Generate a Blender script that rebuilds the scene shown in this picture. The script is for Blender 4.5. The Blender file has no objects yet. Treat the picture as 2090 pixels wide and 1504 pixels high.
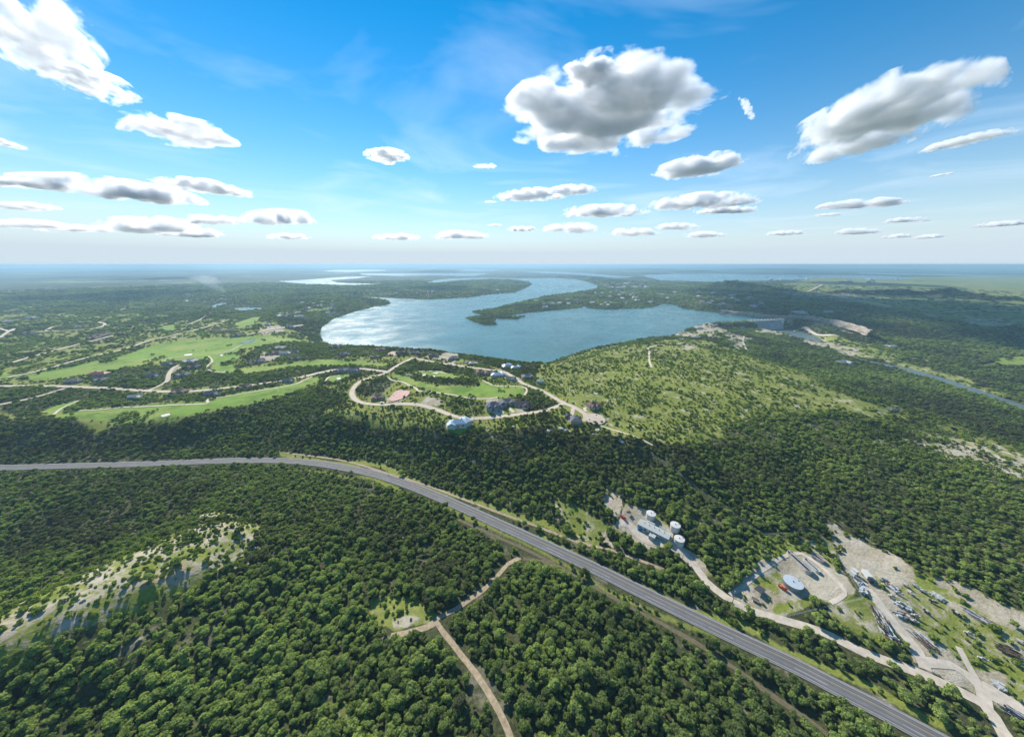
import bpy, bmesh, math, random
import numpy as np
from mathutils import Vector, Matrix
R = math.radians
sc = bpy.context.scene
COL = sc.collection
random.seed(7)
rng = np.random.default_rng(7)

# ------------------------------------------------------------------ camera, sky, sun, exposure
H = 220.0                      # camera height above the highway
F = 666.0                      # focal length in photo pixels (2090 wide)
PITCH = math.atan(212 / F)
cd = bpy.data.cameras.new('camera'); cam = bpy.data.objects.new('camera', cd); COL.objects.link(cam)
cd.sensor_fit = 'HORIZONTAL'; cd.sensor_width = 36; cd.lens = 36 * F / 2090
cd.clip_start = 1; cd.clip_end = 300000
cam.location = (0, 0, H); cam.rotation_euler = (math.pi / 2 - PITCH, 0, 0)
sc.camera = cam
SUN_AZ = -27.0                 # degrees from the viewing direction (+Y), minus = left
SUN_EL = 35.0
sc.view_settings.view_transform = 'Standard'; sc.view_settings.look = 'None'
sc.view_settings.gamma = 1; sc.view_settings.exposure = 1.2
w = bpy.data.worlds.new('World'); sc.world = w; w.use_nodes = True
nt = w.node_tree; nt.nodes.clear()
def N(nt, typ, **kw):
    n = nt.nodes.new(typ)
    for k, v in kw.items(): setattr(n, k, v)
    return n
out = N(nt, 'ShaderNodeOutputWorld'); bg = N(nt, 'ShaderNodeBackground')
sky = N(nt, 'ShaderNodeTexSky', sky_type='NISHITA', sun_disc=False, sun_elevation=R(SUN_EL), sun_rotation=R(SUN_AZ),
        altitude=300, air_density=1.0, dust_density=0.0, ozone_density=1.6)
hs = N(nt, 'ShaderNodeHueSaturation'); hs.inputs['Saturation'].default_value = 1.5; hs.inputs['Value'].default_value = 1.0
hs.inputs['Hue'].default_value = 0.493
# thin high cirrus veil in the sky itself
geo = N(nt, 'ShaderNodeTexCoord'); sep = N(nt, 'ShaderNodeSeparateXYZ'); nt.links.new(geo.outputs['Generated'], sep.inputs[0])
zz = N(nt, 'ShaderNodeMath', operation='MAXIMUM'); nt.links.new(sep.outputs['Z'], zz.inputs[0]); zz.inputs[1].default_value = 0.04
dx = N(nt, 'ShaderNodeMath', operation='DIVIDE'); nt.links.new(sep.outputs['X'], dx.inputs[0]); nt.links.new(zz.outputs[0], dx.inputs[1])
dy = N(nt, 'ShaderNodeMath', operation='DIVIDE'); nt.links.new(sep.outputs['Y'], dy.inputs[0]); nt.links.new(zz.outputs[0], dy.inputs[1])
cmb = N(nt, 'ShaderNodeCombineXYZ'); nt.links.new(dx.outputs[0], cmb.inputs[0]); nt.links.new(dy.outputs[0], cmb.inputs[1])
nz = N(nt, 'ShaderNodeTexNoise'); nz.inputs['Scale'].default_value = 0.55; nz.inputs['Detail'].default_value = 5; nz.inputs['Roughness'].default_value = 0.55; nz.inputs['Distortion'].default_value = 0.8
nt.links.new(cmb.outputs[0], nz.inputs['Vector'])
mr = N(nt, 'ShaderNodeMapRange'); mr.inputs[1].default_value = 0.48; mr.inputs[2].default_value = 0.85; mr.inputs[3].default_value = 0.0; mr.inputs[4].default_value = 0.45
nt.links.new(nz.outputs['Fac'], mr.inputs[0])
mx = N(nt, 'ShaderNodeMix', data_type='RGBA'); mx.inputs[7].default_value = (8.0, 9.0, 10.0, 1)
nt.links.new(mr.outputs[0], mx.inputs[0])
nt.links.new(sky.outputs[0], hs.inputs['Color']); nt.links.new(hs.outputs[0], mx.inputs[6])
zc = N(nt, 'ShaderNodeMath', operation='MAXIMUM'); nt.links.new(sep.outputs['Z'], zc.inputs[0]); zc.inputs[1].default_value = 0
ze = N(nt, 'ShaderNodeMath', operation='MULTIPLY'); nt.links.new(zc.outputs[0], ze.inputs[0]); ze.inputs[1].default_value = -8.0
zx = N(nt, 'ShaderNodeMath', operation='EXPONENT'); nt.links.new(ze.outputs[0], zx.inputs[0])
zm = N(nt, 'ShaderNodeMath', operation='MULTIPLY'); nt.links.new(zx.outputs[0], zm.inputs[0]); zm.inputs[1].default_value = 1.3; zm.use_clamp = True
mh = N(nt, 'ShaderNodeMix', data_type='RGBA'); mh.inputs[7].default_value = (4.3, 5.1, 5.7, 1); nt.links.new(zm.outputs[0], mh.inputs[0]); nt.links.new(mx.outputs[2], mh.inputs[6])
nt.links.new(mh.outputs[2], bg.inputs[0]); bg.inputs[1].default_value = 0.066
nt.links.new(bg.outputs[0], out.inputs[0])
w.cycles.sampling_method = 'MANUAL'; w.cycles.sample_map_resolution = 512
sl = bpy.data.lights.new('sun', 'SUN'); sun = bpy.data.objects.new('sun', sl); COL.objects.link(sun)
sl.energy = 3.25; sl.angle = R(0.53); sl.color = (1.0, 0.93, 0.82)
sdir = Vector((math.sin(R(SUN_AZ)) * math.cos(R(SUN_EL)), math.cos(R(SUN_AZ)) * math.cos(R(SUN_EL)), math.sin(R(SUN_EL))))
sun.rotation_euler = sdir.to_track_quat('Z', 'Y').to_euler()
cy = sc.cycles
cy.max_bounces = 8; cy.diffuse_bounces = 2; cy.glossy_bounces = 2; cy.transmission_bounces = 2; cy.transparent_max_bounces = 8
cy.volume_bounces = 12; cy.use_denoising = True
try: cy.denoiser = 'OPENIMAGEDENOISE'
except Exception: pass
cy.sample_clamp_indirect = 4

# ------------------------------------------------------------------ maths helpers
def hash2(ix, iy, seed):
    h = (ix.astype(np.int64) * 374761393 + iy.astype(np.int64) * 668265263 + seed * 974634777) & 0xffffffff
    h = ((h ^ (h >> 13)) * 1274126177) & 0xffffffff
    h = h ^ (h >> 16)
    return (h & 0xffffff) / float(0xffffff)
def vnoise(x, y, seed=0):
    ix = np.floor(x); iy = np.floor(y); fx = x - ix; fy = y - iy
    fx = fx * fx * fx * (fx * (fx * 6 - 15) + 10); fy = fy * fy * fy * (fy * (fy * 6 - 15) + 10)
    a = hash2(ix, iy, seed); b = hash2(ix + 1, iy, seed); c = hash2(ix, iy + 1, seed); d = hash2(ix + 1, iy + 1, seed)
    return (a * (1 - fx) + b * fx) * (1 - fy) + (c * (1 - fx) + d * fx) * fy
def fbm(x, y, seed=0, octv=4, gain=0.5):
    s = 0; a = 1; t = 0
    for o in range(octv):
        ca, sa = math.cos(0.6 * o), math.sin(0.6 * o)
        s = s + a * (vnoise((x * ca - y * sa) * 2 ** o + 17.3 * o, (x * sa + y * ca) * 2 ** o + 9.1 * o, seed + o) - 0.5); t += a; a *= gain
    return 2 * s / t                      # about -1..1
def sstep(a, b, x):
    t = np.clip((x - a) / (b - a), 0, 1); return t * t * (3 - 2 * t)
def ray(u, v):                            # level direction components of a photo pixel: right, forward, down
    x = np.asarray(u, float) - 1045; y = np.asarray(v, float) - 752
    return x, F * math.cos(PITCH) - y * math.sin(PITCH), y * math.cos(PITCH) + F * math.sin(PITCH)
def onplane(u, v, z):                     # where that sight line meets height z
    x, f, d = ray(u, v); t = (H - z) / d
    return x * t, f * t
def inside(px, py, poly):
    c = np.zeros(px.shape, bool); n = len(poly); j = n - 1
    for i in range(n):
        xi, yi = poly[i]; xj, yj = poly[j]
        k = ((yi > py) != (yj > py)) & (px < (xj - xi) * (py - yi) / ((yj - yi) if yj != yi else 1e-9) + xi)
        c ^= k; j = i
    return c
def pdist(px, py, pts, closed=False):
    d = np.full(px.shape, 1e18); n = len(pts)
    for i in range(n if closed else n - 1):
        ax, ay = pts[i]; bx, by = pts[(i + 1) % n]
        vx, vy = bx - ax, by - ay; L = vx * vx + vy * vy + 1e-9
        t = np.clip(((px - ax) * vx + (py - ay) * vy) / L, 0, 1)
        d = np.minimum(d, (px - ax - t * vx) ** 2 + (py - ay - t * vy) ** 2)
    return np.sqrt(d)
def zoomed(pts, s, ox, oy): return [(x / s + ox, y / s + oy) for x, y in pts]
def Z3(p): return zoomed(p, 2.986, 0, 530)
def Z4(p): return zoomed(p, 2.986, 600, 530)
def Z5(p): return zoomed(p, 2.986, 1390, 530)
def Z8(p): return zoomed(p, 4.543, 1340, 600)
def ZA(p): return zoomed(p, 6.967, 1200, 980)
def ZB(p): return zoomed(p, 6.837, 1490, 1060)
def ZC(p): return zoomed(p, 3.3875, 1690, 1060)
def ZD(p): return zoomed(p, 3.2417, 0, 1040)
def ZE(p): return zoomed(p, 3.2417, 600, 1040)

# ------------------------------------------------------------------ water outlines
LAKE_Z, RIVER_Z = -15.0, -47.0
LAKES_PX = [
 [(652,683),(656,668),(682,650),(722,637),(765,626),(796,621),(793,614),(770,610),(735,609),(708,607),(735,605.5),(790,608),(870,611.5),(950,608),(1010,600),(1050,597),(1068,590),(1085,581),(1078,575),(1040,571.5),(985,571),(930,574),(885,579),(862,579),(890,571.5),(925,568.5),(985,567),(1060,568),(1130,567.5),(1170,570),(1200,575),(1222,583),(1215,590),(1170,598),(1110,605),(1060,617),(1000,631),(963,637),(985,643),(1035,645),(1055,641),(1100,636),(1180,629),(1192,624.5),(1202,629),(1240,632),(1330,628),(1352,620),(1375,622),(1395,630),(1450,637),(1530,646),(1590,652),(1528,656),(1450,659),(1425,663),(1400,673),(1370,686),(1320,691),(1250,703),(1200,713),(1150,730),(1105,746),(1060,740),(990,730),(930,722),(860,717),(780,712),(720,709),(680,706),(660,697)],
 [(568,574),(625,571),(690,566),(760,563.5),(730,568),(672,572),(690,577),(790,580),(740,584),(650,583),(600,579)],
 [(652,554),(690,551),(785,550.5),(788,553.5),(720,555.5)],
 [(735,558.5),(870,557.5),(1000,558),(965,564),(880,562),(820,563.5),(740,561)],
 [(940,550.5),(1010,550),(1012,553),(960,553.5)],
 [(1060,554),(1120,554.5),(1190,557.5),(1260,563),(1300,566),(1260,568.5),(1190,562),(1120,558.5)],
 [(1310,562),(1380,559),(1460,559),(1600,561),(1720,562),(1800,563),(1870,568),(1840,570.5),(1780,570),(1700,566),(1620,571),(1540,574),(1440,575.5),(1350,573)],
 [(1750,557),(1900,559.5),(2000,561.5),(2088,562),(2088,564),(1980,564.5),(1860,562),(1760,559)],
 [(856,547.5),(890,547),(888,549),(860,549.2)],
 [(422,628),(445,620),(465,616.5),(462,620.5),(436,628.5)],
 [(474,630),(500,627.5),(539,628),(530,634),(512,637),(485,634)],
]
ISLAND_PX = [(950,649),(975,645),(1000,644),(1050,646.5),(1075,645.5),(1050,652),(1012,650),(1008,657),(1016,663),(990,664),(965,656)]
RIVER_PX = [
 [(1720,722),(1760,733),(1838,749),(1880,758),(1930,772),(1980,789),(2040,809),(2110,834),(2110,846),(2030,817),(1970,796),(1900,773),(1850,758),(1760,737),(1720,725)],
 Z8([(890,322),(1140,325),(1300,330),(1400,365),(1480,395),(1570,450),(1500,455),(1350,415),(1200,375),(1020,345)]),
]
def wpoly(px, z): return [tuple(map(float, onplane(u, v, z))) for u, v in px]
LAKES = [wpoly(p, LAKE_Z) for p in LAKES_PX]
# the near shore lies hidden under the rim of the plateau: pull those points a little nearer
ISLAND = wpoly(ISLAND_PX, LAKE_Z)
RIVERS = [wpoly(p, RIVER_Z) for p in RIVER_PX]

# ------------------------------------------------------------------ heights
CTRL = [(0,955,2),(300,947,1),(560,940,1),(780,973,0),(960,1043,0),(1210,1160,0),(1420,1262,0),(1620,1356,0),(1930,1500,0),(2088,1500,2),
 (1330,1085,7),(1250,1030,10),(1440,1180,3),(1617,1190,4),(1560,1130,8),(1700,1120,9),(1800,1200,9),(2050,1400,4),(2080,1250,12),(1900,1300,6),
 (1045,1450,8),(1045,1250,5),(1300,1400,3),(1600,1490,2),(700,1300,8),(800,1100,4),(600,1050,6),(300,1000,3),(0,1000,1),(60,1100,-4),(300,1060,1),
 (0,1290,42),(130,1235,42),(250,1185,39),(350,1140,35),(440,1098,29),(520,1130,20),(200,1120,9),(60,1190,14),(100,1350,28),(250,1300,25),(400,1250,20),
 (200,1450,16),(20,1450,20),(500,1400,12),(600,1250,12),(560,1050,8),
 (0,880,16),(200,890,14),(500,880,14),(700,900,16),(900,920,16),(1100,930,16),(1300,960,16),(1500,960,18),(1700,960,16),(1900,1010,14),(2088,1080,16),
 (1100,1000,8),(1400,1040,12),(1650,1060,14),(1900,1130,14),(2080,1180,16),
 (0,800,26),(100,850,25),(350,850,26),(500,820,28),(650,790,30),(700,850,31),(900,866,33),(1100,868,34),(1290,895,33),(1400,912,32),(1550,880,30),(1700,880,24),
 (900,800,33),(1050,790,33),(1000,760,32),(850,740,31),(700,730,29),(600,740,29),(400,740,27),(200,760,26),(0,740,22),(1130,770,34),(1200,830,34),
 (400,700,20),(200,700,16),(0,690,12),(560,690,24),(640,700,26),(450,660,8),(300,660,2),(600,660,22),(640,650,24),
 (1200,740,33),(1300,760,36),(1300,720,30),(1420,720,28),(1400,780,36),(1500,800,36),(1600,830,32),(1700,845,26),(1500,740,24),(1600,770,18),(1750,820,14),(1850,850,4),(1950,890,2),(2088,950,8),(1900,920,10),(1750,900,20),
 (1400,695,2),(1450,680,-8),(1500,690,-20),(1560,700,-30),(1650,740,-28),(1750,775,-26),(1900,830,-26),(2050,880,-18),(1700,720,-44),(1800,750,-45),(1950,795,-46),(2088,850,-40),(1620,690,-46),(1560,672,-44),(1640,700,-45),
 (1900,745,-44),(2000,750,-44),(2088,790,-44),(2088,700,-38),(1900,700,-40),(1800,710,-42),(1720,690,-43),(1640,672,-40),(1720,678,-40),(1790,692,-40),
 (1560,640,8),(1620,645,8),(1700,655,6),(1780,675,-4),(1830,680,-24),(1850,660,-10),(2000,670,-20),(2088,660,-20),(1450,625,6),(1400,610,4),(1600,620,8),(1800,630,6),(2000,630,4),
 (1200,612,0),(1100,622,-4),(1000,638,-6),(1300,605,4),(900,595,-2),(1000,585,-4),(750,595,0),(700,620,14),(760,622,12),(620,610,6),
 (500,600,0),(300,610,0),(100,620,0),(0,650,4),(150,655,4),(300,580,0),(100,580,2),(500,575,-4),
 (600,560,-4),(900,560,-6),(1200,560,-6),(1500,560,-6),(1800,580,0),(2088,600,0),(2000,560,-4),(100,550,6),(1045,546,0),(600,546,0),(1500,546,0),(2000,546,0),(0,546,0)]
def polar(x, y):
    r = np.sqrt(x * x + y * y) + 1e-6
    return np.arctan2(x, y), np.log(r)
_c = []
for u, v, z in CTRL:
    x, y = onplane(u, v, z); a, l = polar(x, y); _c.append((float(a), float(l), z))
# hills that stand up against what lies behind them: pixel foot, half-width px, height px
HILLS = [(1022,567,48,11),(1085,567,60,5),(965,567,30,4),(1205,571,34,6),(1250,575,45,5),(895,556,60,5),(1480,586,34,10),(1530,588,45,9),(1590,592,30,4),
 (1735,601,36,9),(1800,602,50,9),(1850,603,40,7),(1921,606,26,9),(1965,608,40,11),(2030,614,50,8),(160,585,90,4),(330,570,110,3),(520,562,80,3),(680,574,20,3),(1330,552,60,4),(1420,556,50,5),(1560,552,80,4),(1800,552,90,3),
 (645,577,12,3),(250,556,120,3),(60,552,90,3),(640,634,50,3),(340,655,60,4)]
_h = []
for u, v, hw, hp in HILLS:
    x, y = onplane(u, v, 0); _, f, d = ray(u, v); t = H / d
    _h.append((float(x), float(y), float(hw * t), float(hp * t * 1.05)))
HWFLAT = [tuple(map(float, onplane(u, v, 0))) for u, v in [(-500,962),(-250,960),(0,955),(150,951),(300,947),(450,941),(560,940),(640,945),(720,958),(780,972),(860,1000),(960,1043),(1100,1107),(1210,1158),(1300,1203),(1420,1262),(1520,1310),(1620,1357),(1720,1409),(1793,1446),(1893,1500),(2010,1562)]]
def hgt(x, y):
    x = np.asarray(x, float); y = np.asarray(y, float)
    a, l = polar(x, y); num = np.zeros_like(a); den = np.zeros_like(a)
    for ca, cl, cz in _c:
        wq = 1.0 / (((a - ca) ** 2 * 1.6 + (l - cl) ** 2) + 0.005) ** 2
        num += wq * cz; den += wq
    r = np.exp(l)
    far = sstep(7.0, 8.2, l)
    z = num / den
    z += fbm(x / 160, y / 160, 3, 3) * 3.0 * (0.3 + 0.7 * sstep(250, 900, r)) + fbm(x / 1400, y / 1400, 5, 3) * 12 * far * sstep(1, 300, r)
    for hx, hy, hw, hh in _h:
        rr = math.hypot(hx, hy); ux, uy = hx / rr, hy / rr
        p = (x - hx) * uy - (y - hy) * ux; q = (x - hx) * ux + (y - hy) * uy
        e = np.exp(-np.minimum((p / hw) ** 4 * 0.8 + (p / hw) ** 2 * 0.5 + (q / (hw * 0.45)) ** 2, 40))
        z += hh * e * (1 + 0.25 * fbm(x / (hw * 0.5), y / (hw * 0.5), 11, 3))
    z = np.minimum(z, 190)
    hd_ = pdist(x, y, HWFLAT); z = z * sstep(14, 80, hd_)
    def cut(z, polys, lev, width, holes=()):
        for P in polys:
            xs = [p[0] for p in P]; ys = [p[1] for p in P]
            k = (x > min(xs) - width) & (x < max(xs) + width) & (y > min(ys) - width) & (y < max(ys) + width)
            if not k.any(): continue
            kx, ky, kz = x[k], y[k], z[k]
            ins = inside(kx, ky, P); d = pdist(kx, ky, P, True)
            if holes and P is polys[0]:
                hin = inside(kx, ky, holes[0]); hd = pdist(kx, ky, holes[0], True)
                ins2 = ins & ~hin; d = np.where(hin, hd, np.minimum(d, hd)); kz = np.where(hin, lev + 6, kz); ins = ins2
            t = np.clip(d / width, 0, 1)
            o = np.where(ins, lev - 0.4 - np.minimum(d * 0.05, 4), lev + np.maximum(kz - lev, 0.8) * (t * t * (2.0 - t)) + 0.3 + np.minimum(kz - lev, 0) * 0)
            o = np.where(~ins & (kz < lev), np.where(t < 0.3, np.maximum(kz, lev + 0.3), kz), o)
            z = z.copy(); z[k] = np.where(d > width, np.where(ins, lev - 4, kz), o)
        return z
    one = np.ndim(z) == 0
    if one: z = z.reshape(1); x = x.reshape(1); y = y.reshape(1)
    z = cut(z, LAKES, LAKE_Z, 140, (ISLAND,))
    z = cut(z, RIVERS, RIVER_Z, 30)
    return float(z[0]) if one else z
NA, NR = 1500, 900
az = np.concatenate([np.linspace(-180, -78, 30)[:-1], np.linspace(-78, -72, 12)[:-1], np.linspace(-72, 72, NA), np.linspace(72, 78, 12)[1:], np.linspace(78, 180, 30)[1:]]) * math.pi / 180
lr = np.concatenate([[math.log(2), math.log(30)], np.linspace(math.log(75), math.log(70000), NR)])
A, L = np.meshgrid(az, lr); X = np.sin(A) * np.exp(L); Y = np.cos(A) * np.exp(L)
ZG = hgt(X, Y); nr, na = X.shape
hgt_exact = hgt
def hgt(x, y):
    """height of the built ground sheet (bilinear in its own cells)"""
    x = np.asarray(x, float); y = np.asarray(y, float); a, l = polar(x, y)
    i = np.clip(np.searchsorted(az, a) - 1, 0, len(az) - 2); j = np.clip(np.searchsorted(lr, l) - 1, 0, len(lr) - 2)
    s_ = np.clip((a - az[i]) / (az[i + 1] - az[i]), 0, 1); t_ = np.clip((l - lr[j]) / (lr[j + 1] - lr[j]), 0, 1)
    return (ZG[j, i] * (1 - s_) + ZG[j, i + 1] * s_) * (1 - t_) + (ZG[j + 1, i] * (1 - s_) + ZG[j + 1, i + 1] * s_) * t_
def at(u, v, it=14):
    u = np.atleast_1d(np.asarray(u, float)); v = np.atleast_1d(np.asarray(v, float))
    z = np.zeros_like(u)
    for _ in range(it):
        x, y = onplane(u, v, z); z = z * 0.4 + hgt(x, y) * 0.6
    return x, y
def atp(pts):
    x, y = at([p[0] for p in pts], [p[1] for p in pts]); return list(zip(x.tolist(), y.tolist()))
def at1(u, v):
    x, y = at(u, v); return float(x[0]), float(y[0])

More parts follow.
